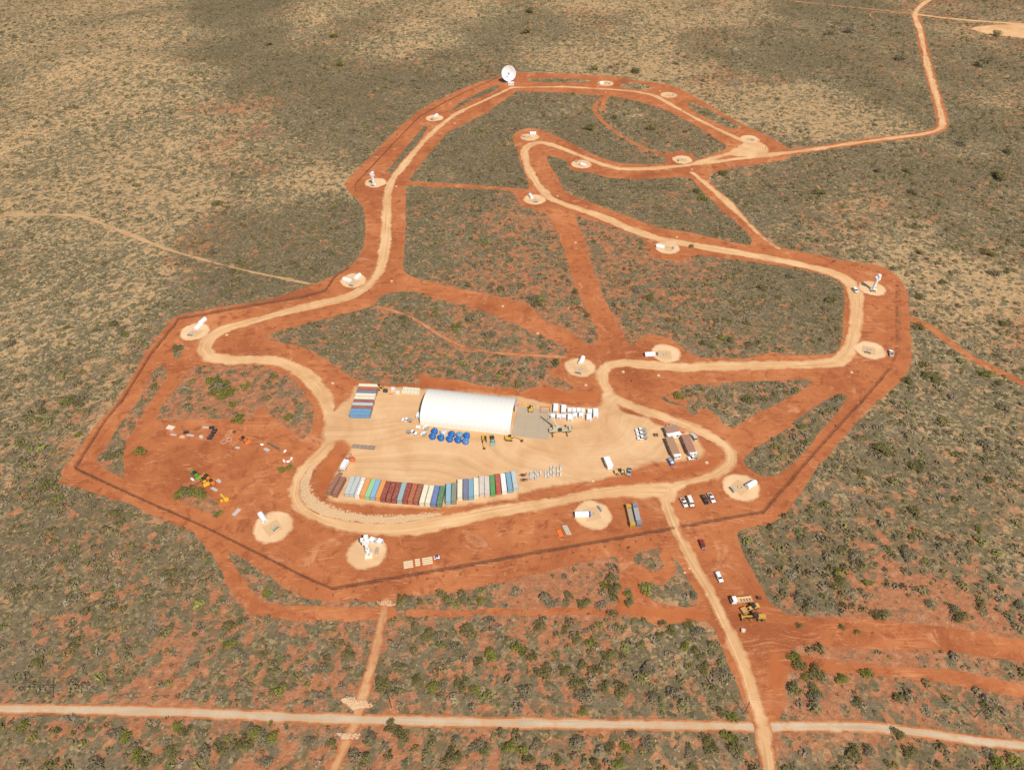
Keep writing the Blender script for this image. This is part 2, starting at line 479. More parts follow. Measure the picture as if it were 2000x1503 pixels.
OUT = [(980,150),(1012,142),(1100,144),(1190,149),(1250,158),(1306,166),(1345,183),(1400,215),(1450,243),(1490,262),(1515,275),(1538,290),(1545,300),
 (1530,312),(1470,322),(1420,330),(1384,342),(1392,362),(1420,392),(1450,425),(1482,457),(1512,482),(1600,499),(1660,511),(1720,521),(1755,543),(1772,580),
 (1776,640),(1778,700),(1764,736),(1720,776),(1680,816),(1640,860),(1600,905),(1570,950),(1532,1000),(1500,1020),(1440,1036),(1438,1050),(1452,1088),
 (1475,1130),(1500,1172),(1538,1201),(1600,1206),(1700,1212),(1800,1221),(1900,1234),(2000,1250),(2040,1256),(2040,1300),(2000,1290),(1900,1276),(1800,1264),
 (1700,1254),(1600,1250),(1555,1256),(1536,1275),(1537,1300),(1530,1330),(1536,1372),(1520,1402),(1510,1415),(1470,1415),(1466,1395),(1450,1360),(1436,1325),(1416,1270),(1400,1232),
 (1385,1211),(1330,1211),(1285,1220),(1262,1208),(1235,1200),(1205,1190),(1212,1150),(1212,1100),(1206,1084),(1150,1093),(1100,1104),(1040,1120),
 (980,1134),(900,1150),(800,1163),(770,1170),(730,1172),(650,1172),(600,1165),(560,1146),(530,1122),(480,1092),(430,1062),(400,1046),(330,1018),(260,985),
 (200,965),(150,950),(118,938),(125,914),(150,888),(175,848),(200,815),(232,780),(262,730),(300,672),(330,632),(348,616),(380,610),(440,599),(530,584),
 (600,560),(640,545),(680,522),(700,505),(712,480),(715,440),(712,410),(700,390),(683,375),(676,355),(700,330),(740,290),(790,240),(830,210),(880,185),(930,163)]
ISL = [
 [(875,219),(905,197),(958,170),(978,166),(968,177),(930,193),(892,214)],
 [(753,336),(780,302),(810,266),(830,244),(836,250),(815,284),(790,318),(768,340)],
 [(1030,154),(1080,152),(1150,156),(1152,161),(1090,162),(1035,160)],
 [(1212,163),(1240,161),(1275,170),(1265,176),(1215,172)],
 [(1338,200),(1352,199),(1388,215),(1440,243),(1449,251),(1425,251),(1390,236),(1352,216)],
 [(1008,178),(1100,181),(1180,187),(1230,194),(1290,211),(1340,235),(1380,259),(1418,285),(1414,294),(1380,306),(1362,312),(1350,301),(1322,296),(1300,303),
  (1304,316),(1285,321),(1220,320),(1190,314),(1150,298),(1100,273),(1062,256),(1035,251),(1010,257),(1002,270),(1010,290),(1018,320),(1030,350),(1034,372),
  (1010,370),(900,362),(800,354),(805,343),(822,318),(850,285),(880,255),(940,225),(985,195)],
 [(792,361),(880,366),(1000,373),(1010,388),(1022,402),(1060,412),(1078,430),(1092,460),(1104,493),(1123,554),(1145,600),(1166,645),(1168,672),(1155,677),
  (1112,650),(1059,624),(1022,594),(953,576),(860,557),(798,537),(785,520),(788,490),(790,440)],
 [(1065,301),(1106,314),(1117,332),(1154,337),(1181,345),(1239,350),(1340,346),(1367,368),(1400,400),(1440,436),(1467,462),(1466,479),(1430,474),(1380,462),
  (1350,455),(1280,444),(1250,432),(1180,406),(1144,392),(1112,380),(1100,370),(1088,345),(1070,318)],
 [(1122,418),(1150,428),(1180,438),(1220,448),(1248,458),(1262,474),(1272,496),(1300,508),(1335,505),(1350,499),(1373,499),(1430,506),(1493,514),(1560,524),
  (1599,533),(1640,548),(1650,566),(1650,600),(1646,650),(1640,682),(1622,692),(1533,694),(1506,690),(1453,702),(1365,699),(1338,686),(1317,665),(1290,657),
  (1266,656),(1250,664),(1237,675),(1226,670),(1211,645),(1198,620),(1175,575),(1155,520),(1140,470),(1125,432)],
 [(516,656),(597,630),(727,597),(745,576),(806,568),(860,584),(940,605),(1006,632),(1060,655),(1107,677),(1112,690),(1100,702),(1094,717),(1073,725),(1099,741),
  (1123,758),(1108,765),(1046,757),(1014,768),(1006,757),(953,757),(905,744),(860,739),(830,738),(815,722),(824,748),(790,752),(740,751),(694,740),(672,729),(639,705),(606,687),(580,676),(529,665)],
 [(378,712),(419,712),(496,711),(551,727),(584,749),(606,782),(615,800),(608,845),(592,862),(565,842),(530,812),(507,797),(488,822),(445,822),(400,818),(340,823),
  (306,818),(312,795),(332,768),(352,742)],
 [(337,679),(352,670),(364,672),(361,686),(346,704),(336,700)],
 [(308,713),(320,712),(327,726),(323,744),(306,768),(288,796),(270,828),(250,860),(244,905),(244,935),(215,922),(188,908),(184,896),(205,873),(229,832),(254,800),(275,768),(292,736)],
 [(334,964),(348,955),(370,950),(395,954),(410,966),(424,978),(438,1001),(432,1012),(404,1002),(350,980)],
 [(1306,781),(1345,790),(1330,770),(1328,756),(1360,750),(1439,744),(1520,741),(1572,739),(1592,744),(1572,762),(1520,788),(1479,810),(1435,836),(1413,834),(1399,815),(1380,798),(1352,812),(1340,796),(1300,784),(1272,762),(1268,756)],
 [(1660,763),(1612,778),(1559,816),(1519,845),(1470,876),(1449,898),(1460,914),(1476,926),(1496,934),(1516,930),(1545,912),(1572,884),(1612,836),(1650,790)],
 [(1232,1084),(1262,1070),(1306,1069),(1314,1078),(1338,1120),(1364,1164),(1360,1182),(1331,1190),(1308,1187),(1267,1171),(1246,1141),(1239,1118)],
 [(1215,1148),(1226,1142),(1237,1152),(1246,1186),(1238,1191),(1225,1186)],
 [(492,1122),(515,1134),(538,1156),(572,1176),(560,1184),(520,1180),(497,1160),(487,1138)],
]
S_clear = poly(OUT)
S_out = S_clear.copy()
for q in ISL: S_clear = np.maximum(S_clear, -poly(q))
dummyU = blank(); dummyV = blank()
def strokes(lst):
    S = blank(); U = np.zeros_like(S); V = np.zeros_like(S)
    for pts, wd in lst: stroke(S, U, V, pts, wd)
    return S, U, V
S_clear2 = S_clear.copy()
for pts, wd in [  # red shoulders of roads and the red tracks
    ([(1340,322),(1420,313),(1500,303),(1600,290),(1700,275),(1795,263),(1832,254),(1841,240),(1832,200),(1812,130),(1797,60),(1787,28)], 9.5),
    ([(395,1040),(425,1075),(450,1118),(475,1160),(500,1186),(560,1196),(640,1197),(700,1199),(760,1196)], 5),
    ([(1770,620),(1810,635),(1850,665),(1900,700),(1960,730),(2040,768)], 4.5),
    ([(795,356),(880,361),(960,366),(1040,374)], 3.4),
    ([(1182,186),(1160,211),(1180,240),(1220,270),(1260,290),(1305,306)], 3.2),
    ([(1182,190),(1174,215)], 3.0),
    ([(1050,1196),(1120,1192),(1210,1198)], 2.2), ([(800,1196),(880,1198),(960,1193),(1050,1196)], 2.0),
    ([(1240,1115),(1290,1130),(1310,1110),(1300,1080)], 5),
    ([(1545,1292),(1614,1300),(1713,1308),(1846,1320),(1930,1335),(2040,1360)], (5, 3.5, 4, 5, 5)), ([(1530,1235),(1620,1252),(1720,1258),(1800,1262)], 3)]:
    stroke(S_clear2, None, None, pts, wd)
S_clear2 = S_clear2 + EDGE1 * 1.8 - .5
M_earth = earth_mat()
march('cleared_earth', S_clear2, .03, M_earth)

TR = [([(-30,424),(60,420),(150,421),(200,437),(270,465),(330,488),(400,508),(470,526),(540,541),(610,555)], (3.4, 3.4, 3.2, 2.4, 1.7, 1.5)),
      ([(735,598),(800,618),(860,655),(900,675),(960,688),(1040,694),(1105,697)], 2.4),
      ([(755,1172),(735,1260),(712,1345),(698,1405),(672,1455),(640,1530)], 4.6),
      ([(1500,800),(1490,800)], .1),
      ([(1786,28),(1720,20),(1600,8),(1500,-4)], 4.0), ([(1787,30),(1740,26),(1706,24),(1700,32),(1720,42)], 2.6),
      ([(1960,734),(1880,720),(1866,690)], .1)]
S, U, V = strokes(TR[:1]); S_lt = S + EDGE1 * 1.6 + EDGE2 * 1.5
march('sandy_track', S_lt, .048, gravel_mat('sandy_track_earth', (.42, .25, .12), (.50, .315, .155), (.56, .37, .19), 1.2, 1.0, (.46, .29, .14)), {'u': U, 'v': V})
S, U, V = strokes([t for t in TR[1:] if not isinstance(t[1], float) or t[1] > .5])
S = S + EDGE1 * 1.6
march('track', S, .05, gravel_mat('track_earth', (.46, .22, .10), (.54, .28, .13), (.62, .35, .17), 1.6, 1.0), {'u': U, 'v': V})
S_track = np.minimum(S, S_lt)

S, U, V = strokes([([(-60,1383),(100,1384),(200,1386),(400,1392),(600,1401),(800,1407),(1000,1411),(1200,1414),(1400,1417),(1500,1419),(1600,1418),(1700,1419),(1800,1430),(1900,1445),(2080,1465)], 2.9)])
S_hwy = S + EDGE1 * 1.0
march('road_shoulder', S_hwy - .8, .045, gravel_mat('shoulder_sand', (.50, .29, .14), (.58, .36, .18), (.62, .40, .21), 1.8, .6), {'u': U, 'v': V})
march('gravel_highway', S_hwy, .07, gravel_mat('grey_gravel', (.47, .335, .215), (.53, .39, .26), (.59, .44, .30), .9, 1.0, (.58, .38, .20)), {'u': U, 'v': V})

ROADS = [
 ([(1000,171),(960,190),(900,218),(860,245),(820,285),(790,322),(767,350),(757,380),(754,430),(752,480),(742,525),(718,558),(685,578),(640,590),(560,609),(480,631),(432,645),(405,664),(397,682),(410,697),(450,703),(505,702),(550,708),(590,727),(622,757),(642,795),(648,838),(638,872),(605,905),(585,935),(580,965),(595,993),(640,1015),(700,1028),(780,1032),(860,1020),(950,1003),(1050,986),(1150,967),(1235,957),(1300,958)],
  (6.5, 7, 7, 7.5, 8, 8.5, 8.5, 9, 9, 10, 9, 9, 9, 10)),
 ([(1000,171),(1100,170),(1180,174),(1240,179),(1280,188),(1320,210),(1380,242),(1440,270),(1475,286)], 6.5),
 ([(1475,284),(1430,299),(1370,315),(1340,323),(1260,330),(1210,330),(1170,319),(1120,299),(1075,282),(1050,278),(1030,287),(1024,300),(1032,330),(1050,360),(1072,386),(1110,401),(1180,425),(1240,451),(1300,470),(1380,483),(1450,495),(1530,510),(1600,525),(1645,541),(1668,562),(1673,600),(1668,645),(1658,685),(1636,706),(1590,711),(1500,713),(1400,715),(1330,717),(1270,713),(1220,708),(1190,714),(1176,728),(1178,750),(1192,772),(1230,792),(1290,812),(1350,833),(1400,858),(1428,883),(1428,905),(1398,926),(1350,940),(1312,953),(1300,975),(1318,1030),(1348,1090),(1383,1150),(1418,1220),(1450,1290),(1470,1350),(1485,1400),(1495,1450),(1508,1540)],
  (7, 7, 7.5, 7.5, 8, 8.5, 8.5, 9, 10, 9, 9, 9, 9, 9.5, 9, 7.5, 6.6, 6.6, 7)),
 ([(1340,322),(1420,313),(1500,303),(1600,290),(1700,275),(1795,263),(1832,254),(1841,240),(1832,200),(1812,130),(1797,60),(1787,30),(1800,10),(1830,-8),(1860,-20)], (7, 7, 8, 8, 9, 9)),
 ([(1787,28),(1850,36),(1920,42),(2060,52)], 9),
 ([(1352,338),(1380,360),(1420,395),(1460,435),(1492,466),(1520,485)], (5, 7, 6, 4)),
]
S, U, V = strokes(ROADS)
S = np.minimum(S, poly([(1890,55),(1930,50),(1990,48),(2050,52),(2050,80),(1990,74),(1930,68)]))
for j in [[(1455,278),(1475,270),(1500,290),(1490,306),(1440,306),(1420,300)], [(1300,940),(1255,950),(1240,962),(1280,968),(1296,985),(1325,985),(1325,965),(1360,945)],
          [(560,955),(590,930),(610,985),(640,1010),(600,1015),(570,995)]]:
    S = np.minimum(S, poly(j))
S_road = S + EDGE1 * 2.4 + EDGE2 * 2.6 - .1
TAN = ((.56, .305, .140), (.64, .375, .180), (.71, .445, .230))
M_road = gravel_mat('tan_gravel', *TAN, 2.0, 1.35)
U_road, V_road = U, V

YARD = [(690,752),(742,754),(828,758),(1005,772),(1075,786),(1168,792),(1172,762),(1205,768),(1216,800),(1262,816),(1300,832),(1342,838),(1362,852),(1378,880),(1360,898),(1310,903),(1275,902),(1235,918),(1200,932),(1100,950),(1012,966),(1010,974),(960,980),(870,993),(790,992),(700,986),(640,976),(646,945),(664,908),(684,872),(668,862),(640,870),(628,850),(640,812),(662,790),(684,776)]
S_yard = poly(YARD) + EDGE1 * 2.4 - .6
YARD_M = (gravel_mat('yard_gravel', (.56, .310, .148), (.625, .372, .186), (.68, .43, .232), 2.6, .8), {'u': U * 0 + XX * .3 + YY * .2, 'v': fbm(XX, YY, 60, 5, 2) * 22 + YY * .25})
PADQ = []

PADS = [(533,1030,1.03),(717,1079,1.0),(1158,1005,1.0),(1447,951,1.0),(1133,717,.98),(1302,690,.98),(1700,684,1.0),(1703,563,.98),(1304,484,1.0),(1044,390,1.0),
        (1136,321,1.0),(1035,268,1.0),(1465,272,1.0),(1333,312,1.0),(1306,186,1.0),(1183,163,1.0),(849,231,1.0),(733,357,1.0),(690,548,1.0),(381,648,1.0),(994,161,.62)]
PADW = []
M_pad = gravel_mat('pad_gravel', (.63, .385, .20), (.69, .445, .245), (.75, .51, .30), 1.8, .15)
S_pads = blank()
for (x, y, k) in PADS:
    c = G(x, y); PADW.append(c); r = 9.2 * k
    sl_ = win(c[0], c[0], c[1], c[1], r + 12)
    Q = blank(); Q[sl_] = np.hypot(XX[sl_] - c[0], YY[sl_] - c[1]) - r + EDGE1[sl_] * 1.8
    S_pads = np.minimum(S_pads, Q)
    PADQ.append(Q)
S_tan = np.minimum.reduce([S_road, S_yard])
march('gravel_road', S_road, .08, M_road, {'u': U_road, 'v': V_road}, S_tan)
march('gravel_yard', S_yard, .11, YARD_M[0], YARD_M[1], S_tan)
for Q in PADQ: march('gravel_pad', Q, .14, M_pad, {'u': XX * 0 + 1, 'v': EDGE1 * 2}, np.minimum(Q, np.minimum(S_tan + 1.5, 60)))
S_bare = np.minimum.reduce([S_clear2, S_track, S_hwy - 1.5, S_road, S_yard, S_pads])
def look(A, x, y):
    i = np.clip(((np.asarray(x) - GX0) / RES).astype(int), 0, NX - 1); j = np.clip(((np.asarray(y) - GY0) / RES).astype(int), 0, NY - 1)
    r = A[j, i]
    off = (np.asarray(x) < GX0) | (np.asarray(x) > gx[-1]) | (np.asarray(y) < GY0) | (np.asarray(y) > gy[-1])
    return np.where(off, 60.0, r)

# darker earth: fence trench, batters
def strip(name, lst, z, mat):
    S, U, V = strokes(lst); S = S + EDGE1 * .8
    return march(name, S, z, mat, {'u': U, 'v': V})
FENCE_A = [(681,525),(665,534),(654,542),(637,568),(620,574),(590,582),(518,594),(440,608),(397,616),(349,624),(342,636),(297,691),(242,780),(205,825),(175,872),(147,916),(215,948),(280,978),(400,1031),(517,1089),(600,1131),(650,1152),(735,1137),(900,1108),(1060,1079),(1180,1058),(1318,1033)]
FENCE_B = [(1334,1030),(1400,1018),(1492,1002),(1527,961),(1541,947),(1580,900),(1640,833),(1700,768),(1738,722)]
FENCE_C = [(696,373),(693,364),(697,357),(724,328),(770,279),(820,228),(860,205),(910,180),(955,160),(976,150)]
M_trench = gravel_mat('trench_earth', (.20, .075, .035), (.25, .09, .04), (.30, .11, .05), .5, 1.0)
def lstrokes(lst):
    S = blank()
    for pts, wd in lst: stroke(S, None, None, pts, wd, False)
    return S
S = lstrokes([(FENCE_A, 1.3), (FENCE_B, 1.1)]) + EDGE1 * .9
march('fence_trench', S, .06, M_trench, {'u': XX * 0, 'v': XX * 0})
S = lstrokes([(FENCE_C, 1.6), ([(1751,560),(1752,640),(1751,690),(1738,722)], 1.6), ([(1758,560),(1759,640),(1757,690)], 1.0)]) + EDGE1 * .8
march('open_trench', S, .062, M_trench, {'u': XX * 0, 'v': XX * 0})
M_bat = gravel_mat('batter_earth', (.36, .10, .036), (.42, .125, .043), (.47, .15, .052), 2.5, .5)
for q in ([(1012,770),(1060,752),(1110,764),(1140,760),(1165,765),(1166,788),(1080,784),(1010,770)], [(815,722),(832,735),(870,740),(905,745),(955,758),(1005,758),(1005,768),(850,756),(822,748)],
          [(700,992),(790,998),(870,997),(1010,980),(1100,957),(1235,926),(1300,925),(1240,948),(1100,968),(1000,986),(880,1002),(760,1004),(660,994),(635,980)],
          [(1360,900),(1400,885),(1405,905),(1370,925),(1320,935),(1290,925),(1320,912)], [(1210,798),(1260,815),(1300,828),(1290,834),(1240,818),(1208,812)],
          [(648,880),(668,872),(676,880),(650,930),(636,965),(622,965),(618,930)], [(1175,1180),(1380,1188),(1400,1210),(1300,1214),(1262,1206),(1235,1198)], [(1520,1260),(1532,1300),(1534,1350),(1512,1368),(1498,1330),(1494,1285)]):
    march('earth_batter', poly(q) + EDGE1 * 2.0, .05 if q[0][0] in (1360, 1175, 1520) else .055, M_bat, {'u': XX * .2, 'v': YY * .3})

# ------------------------------------------------------------------ broad character of the scrub: (photo x, y, pale soil, cover)
CT = """280,820,.1,.85;240,880,.1,.8;345,690,.1,.8;205,905,.1,.7;340,780,.05,.7;380,725,.05,.75;595,800,.05,.7;50,50,.9,.45;200,30,.9,.4;100,120,.92,.35;140,70,.6,.75;320,70,.85,.35;400,50,.45,.95;430,120,.42,.95;470,30,.4,.95;300,100,.7,.45;250,160,1,.2;100,180,1,.3;20,170,.65,.65
40,220,.75,.55;30,270,1,.3;200,200,.85,.5;300,180,.75,.5;450,220,.55,.5;350,260,.75,.6;450,300,.55,.5;150,330,.85,.55;300,330,.9,.4;400,370,.9,.4;100,400,.85,.5;200,450,.85,.55
50,500,.6,.7;150,560,.85,.55;250,600,.9,.5;300,450,.95,.4;60,650,.7,.65;200,700,.75,.6;100,760,.4,.8;60,830,.4,.75;200,790,.6,.55;420,560,.25,.85;500,500,.3,.85;400,480,.5,.7;560,450,.3,.85
620,420,.4,.8;550,250,.55,.85;550,150,.5,.95;600,50,.85,.45;520,60,.5,.9;700,150,.45,.9;800,80,.9,.4;850,60,.9,.35;760,60,.75,.5;700,60,.5,.85;900,20,.9,.4;950,60,.5,.85;650,250,.5,.9;750,230,.5,.9
870,130,.55,.85;560,280,.8,.5;580,370,.85,.4;500,330,.6,.65;1050,50,.55,.8;1150,30,.85,.4;1200,60,.5,.85;1150,100,.8,.5;1250,80,.9,.4;1350,40,.8,.5;1400,80,.5,.8;1300,130,.85,.42;1400,150,.7,.45
1500,130,.5,.8;1600,100,.5,.9;1550,200,.8,.4;1650,220,.8,.4;1700,150,.5,.85;1700,60,.5,.85;1900,40,.6,.6;1900,150,.5,.85;1900,250,.5,.85;1950,180,.7,.6;1700,330,.45,.85;1600,360,.5,.8;1500,350,.55,.75
1900,350,.5,.8;1700,430,.65,.6;1800,500,.85,.35;1850,560,.85,.35;1950,480,.55,.7;1650,450,.7,.5;1550,400,.5,.8;1900,620,.7,.45;1850,700,.45,.75;1950,800,.5,.65;1700,900,.25,.85;1800,950,.25,.8
1950,900,.4,.7;1650,1050,.2,.85;1750,1080,.15,.7;1900,1080,.3,.78;1800,1150,.15,.75;1950,1200,.15,.78;1550,1100,.2,.95;1100,230,.45,.85;950,300,.4,.9;1300,230,.45,.8;850,400,.3,.9;900,470,.3,.8
1000,480,.15,.6;1050,560,.0,.46;1000,540,0,.5;1100,590,0,.5;1250,500,0,.45;1220,580,0,.5;1330,560,0,.5;1150,500,0,.5;1250,380,.35,.85;1400,420,.45,.8;1250,560,.05,.62;1350,600,.1,.68;1500,600,.25,.85;1600,550,.25,.9;1250,480,.15,.65;650,650,.2,.8;800,620,.3,.75;900,680,.2,.62
850,720,.2,.68;1000,720,.1,.6;450,740,.05,.36;400,770,0,.1;550,750,.15,.68;450,830,.0,.05;500,800,0,.15;350,800,0,.2;1450,800,.2,.75;1530,870,.2,.8;1350,780,.15,.7;100,950,.3,.78;100,1100,.3,.75;200,1150,.15,.62
300,1050,.2,.75;400,1100,.25,.75;400,1200,.05,.42;300,1250,.2,.72;450,1180,.0,.3;100,1250,.2,.68;200,1330,.25,.7;550,1250,.15,.8;650,1280,.1,.62;900,1250,.08,.68;1000,1280,.05,.66;1100,1300,.05,.62
1200,1300,.05,.64;1300,1250,.08,.68;1000,1180,.05,.66;1000,1130,.05,.15;1100,1120,.05,.2;900,1160,.05,.3;1350,1330,.08,.65;800,1300,.08,.72;1650,1272,.1,.0;1750,1280,.1,.05;1850,1290,.1,.15;1950,1300,.1,.1;1700,1350,.12,.72;1900,1380,.45,.55
1600,1450,.15,.62;1900,1470,.12,.75;100,1450,.15,.66;400,1450,.12,.66;700,1450,.12,.62;860,1390,.05,.5;1230,1390,.05,.5;1000,1450,.12,.72;1300,1450,.12,.72;300,1372,.4,.45;800,1385,.35,.5;1200,1392,.35,.5;1700,1400,.4,.5;1270,1100,.2,.7;1300,1150,.2,.8"""
CTP = np.array([[float(q) for q in r.split(',')] for r in CT.replace('\n', ';').split(';') if r])
far_ = CTP[:, 1] < 640
CTP[:, 2] = np.where(far_ & (CTP[:, 0] > 380), CTP[:, 2] * np.where(CTP[:, 2] > .72, .86, .62), CTP[:, 2])
CTP[:, 3] = np.where(far_ & (CTP[:, 0] > 380) & (CTP[:, 3] > .6), CTP[:, 3] + .10, CTP[:, 3])
CTP[:, 3] = np.where(far_ & (CTP[:, 0] < 380), CTP[:, 3] + .06, CTP[:, 3])
CTP[:, 3] = np.where((CTP[:, 1] > 400) & (CTP[:, 1] < 770) & (CTP[:, 2] <= .3) & (CTP[:, 0] > 740) & (CTP[:, 0] < 1450), CTP[:, 3] - .05, CTP[:, 3])
CW = Gv(CTP[:, :2]); CS = 14 + .055 * CW[:, 1]
def field(x, y):
    x = np.asarray(x, float); y = np.asarray(y, float)
    xw = x + (fbm(x, y, 70, 51, 3) - .5) * 70; yw = y + (fbm(x, y, 70, 61, 3) - .5) * 80
    wsum = np.full(x.shape, 1e-9); a = np.zeros(x.shape); b = np.zeros(x.shape)
    for (cx, cy), s, p_, c_ in zip(CW, CS, CTP[:, 2], CTP[:, 3]):
        d = ((xw - cx)**2 + ((yw - cy) * .8)**2) / (s * s)
        k = 1 / (1 + d)**4
        wsum += k; a += k * p_; b += k * c_
    return np.clip(a / wsum + (fbm(x, y, 42, 401, 4) - .5) * .62, 0, 1), np.clip(.13 + .87 * b / wsum + (fbm(x, y, 45, 411, 4) - .5) * .5, 0, 1.1)
FR = 8.0
fx_ = np.arange(-1100, 1101, FR); fy_ = np.arange(0, 1601, FR)
FXX, FYY = np.meshgrid(fx_, fy_)
F_P, F_C = field(FXX, FYY)
def fld(x, y):
    i = np.clip((np.asarray(x) - fx_[0]) / FR, 0, len(fx_) - 1.001); j = np.clip((np.asarray(y) - fy_[0]) / FR, 0, len(fy_) - 1.001)
    i0 = i.astype(int); j0 = j.astype(int); a = i - i0; b = j - j0
    def g(A): return (A[j0, i0] * (1 - a) + A[j0, i0 + 1] * a) * (1 - b) + (A[j0 + 1, i0] * (1 - a) + A[j0 + 1, i0 + 1] * a) * b
    return g(F_P), g(F_C)
xs = np.concatenate([[-9000, -6000, -4000, -2500, -1700], np.arange(-1200, -520, 8), np.arange(-520, 521, 4), np.arange(528, 1201, 8), [1700, 2500, 4000, 6000, 9000]])
ys = np.concatenate([[-4000, -1500, -500, -150, 0], np.arange(30, 800, 4), np.arange(800, 1500, 7), [1600, 2000, 3000, 5000, 9000, 14000]])
GXX, GYY = np.meshgrid(xs, ys)
fp, fc = fld(GXX.ravel(), GYY.ravel())
sb = look(S_bare, GXX.ravel(), GYY.ravel())
rimv = (look(S_out, GXX.ravel(), GYY.ravel()) > 0) * sm(7, 1.0, sb) * (sb > -1) * (fbm(GXX.ravel(), GYY.ravel(), 14, 88, 2) > .42) * (GYY.ravel() > 186)
fc = fc * (1 - .12 * sm(5, 0, sb))
nxg, nyg = len(xs), len(ys)
J, I = np.meshgrid(np.arange(nyg - 1), np.arange(nxg - 1), indexing='ij')
q = (J * nxg + I).ravel()
gf = np.stack([q, q + 1, q + nxg + 1, q + nxg], 1)
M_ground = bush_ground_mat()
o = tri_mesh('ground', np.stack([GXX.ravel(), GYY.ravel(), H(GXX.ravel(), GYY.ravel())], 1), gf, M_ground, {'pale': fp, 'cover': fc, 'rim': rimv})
tagk(o, 'structure')

# ------------------------------------------------------------------ vegetation
M_fol = foliage_mat()
def leaf_template(nl, rnd, flat=.75, leaf=.34, rough=.25):
    """leaf clumps: small triangles spread through a dome of radius 1"""
    V = []
    for k in range(nl):
        t = rnd.rand() * 2 * pi; u = rnd.rand()**.6
        r = (.45 + .55 * rnd.rand()**.5)
        z = u * flat; rr = r * math.sqrt(max(0, 1 - (u * .9)**2))
        lob = 1 + rough * sin(3 * t + nl) + rough * .6 * sin(5 * t + 1.3)
        c = np.array([cos(t) * rr * lob, sin(t) * rr * lob, z])
        nrm = np.array([cos(t) * rr, sin(t) * rr, .55 + z]) + rnd.randn(3) * .45
        nrm /= np.linalg.norm(nrm)
        a = np.cross(nrm, rnd.randn(3)); a /= np.linalg.norm(a); b = np.cross(nrm, a)
        s = leaf * (.65 + .7 * rnd.rand())
        ph = rnd.rand() * 6
        for q in range(3): V.append(c + s * (a * cos(ph + q * 2.094) + b * sin(ph + q * 2.094)))
    return np.array(V)
def scatter(name, T, x, y, r, zs, col, label, cat=None):
    n = len(x); kt = len(T); idx = RS.randint(0, kt, n)
    Vs = []; Cs = []
    for k in range(kt):
        m = np.nonzero(idx == k)[0]
        if not len(m): continue
        t = T[k]; a = RS.rand(len(m)) * 6.283
        ca, sa = np.cos(a)[:, None], np.sin(a)[:, None]
        rr = r[m][:, None]
        X = (t[None, :, 0] * ca - t[None, :, 1] * sa) * rr + x[m][:, None]
        Y = (t[None, :, 0] * sa + t[None, :, 1] * ca) * rr + y[m][:, None]
        Z = t[None, :, 2] * rr * zs[m][:, None] + H(x[m], y[m])[:, None]
        Vs.append(np.stack([X, Y, Z], 2).reshape(-1, 3))
        nt_ = t.shape[0] // 3
        jit = (.72 + .56 * RS.rand(len(m), nt_))[:, :, None, None]
        c = col[m][:, None, None, :] * jit
        Cs.append(np.broadcast_to(c, (len(m), nt_, 3, 3)).reshape(-1, 3))
    Vv = np.concatenate(Vs); Cc = np.concatenate(Cs)
    o = tri_mesh(name, Vv, np.arange(len(Vv)).reshape(-1, 3), M_fol, {'Col': np.clip(Cc, 0, 1)})
    o['kind'] = 'stuff'; o['label'] = label
    if cat: o['category'] = cat
    return o
def cand(n, ymin=70, ymax=1330):
    """random places in and just outside the field of view, thinned with distance"""
    y = ymin + (ymax - ymin) * RS.rand(n)
    half = (y * CP + CAMH * SP) * 1000 / FPX * 1.12 + 15
    x = (RS.rand(n) * 2 - 1) * half
    keep = RS.rand(n) < half / half.max()
    return x[keep], y[keep]
def bush_col(n, pale, kind):
    """kind 0 grey, 1 olive, 2 green, 3 straw"""
    base = np.array([[.212, .164, .106], [.160, .130, .055], [.165, .158, .044], [.33, .245, .125]])[kind]
    dry = np.array([.30, .23, .13])
    c = base * (.75 + .5 * RS.rand(n, 1))
    c = c * (1 - .22 * pale[:, None]) + dry * (.22 * pale[:, None])
    return c * (.93 + .14 * RS.rand(n, 3))
# low tussocks
x, y = cand(640000)
p_, c_ = fld(x, y); s_ = look(S_bare, x, y)
cl = fbm(x, y, 7, 91, 2)
dens = .30 * (1 - .55 * sm(420, 1000, y))
k = (s_ > .4) & (RS.rand(len(x)) < dens * (.25 + 1.1 * c_) * (.30 + 1.3 * sm(.35, .65, cl)))
x, y, p_, c_ = x[k], y[k], p_[k], c_[k]
kind = np.where(RS.rand(len(x)) < .20 + .25 * p_, 3, np.where(RS.rand(len(x)) < .62, 0, 1))
T = [leaf_template(5, RS, .55, .55) for _ in range(10)]
r = (.35 + .55 * RS.rand(len(x))) * (1 + .35 * sm(500, 1100, y))
col = bush_col(len(x), p_, kind)
scatter('ground_cover', T, x, y, r, np.full(len(x), .8), col, 'low dry tussock grass and grey ground scrub over the red and pale soil')
# medium shrubs
x, y = cand(240000)
p_, c_ = fld(x, y); s_ = look(S_bare, x, y)
cl = fbm(x, y, 16, 191, 3)
k = (s_ > 1.0) & (RS.rand(len(x)) < .44 * (.25 + .95 * c_**1.2) * (.18 + 1.5 * sm(.36, .60, cl)) * (1 - .5 * sm(400, 1000, y)))
x, y, p_, c_ = x[k], y[k], p_[k], c_[k]
kind = np.where(RS.rand(len(x)) < .46, 0, np.where(RS.rand(len(x)) < .88, 1, 2))
T = [leaf_template(22, RS, .75, .34) for _ in range(9)]
near = sm(420, 150, y)
r = (.65 + 1.0 * RS.rand(len(x))**1.6) * (1 + .25 * near) * (1 - .2 * p_)
scatter('scrub', T, x, y, r, .75 + .3 * RS.rand(len(x)), bush_col(len(x), p_, kind), 'grey-green knee to chest high scrub spread over the plain')
print('shrubs', len(x))
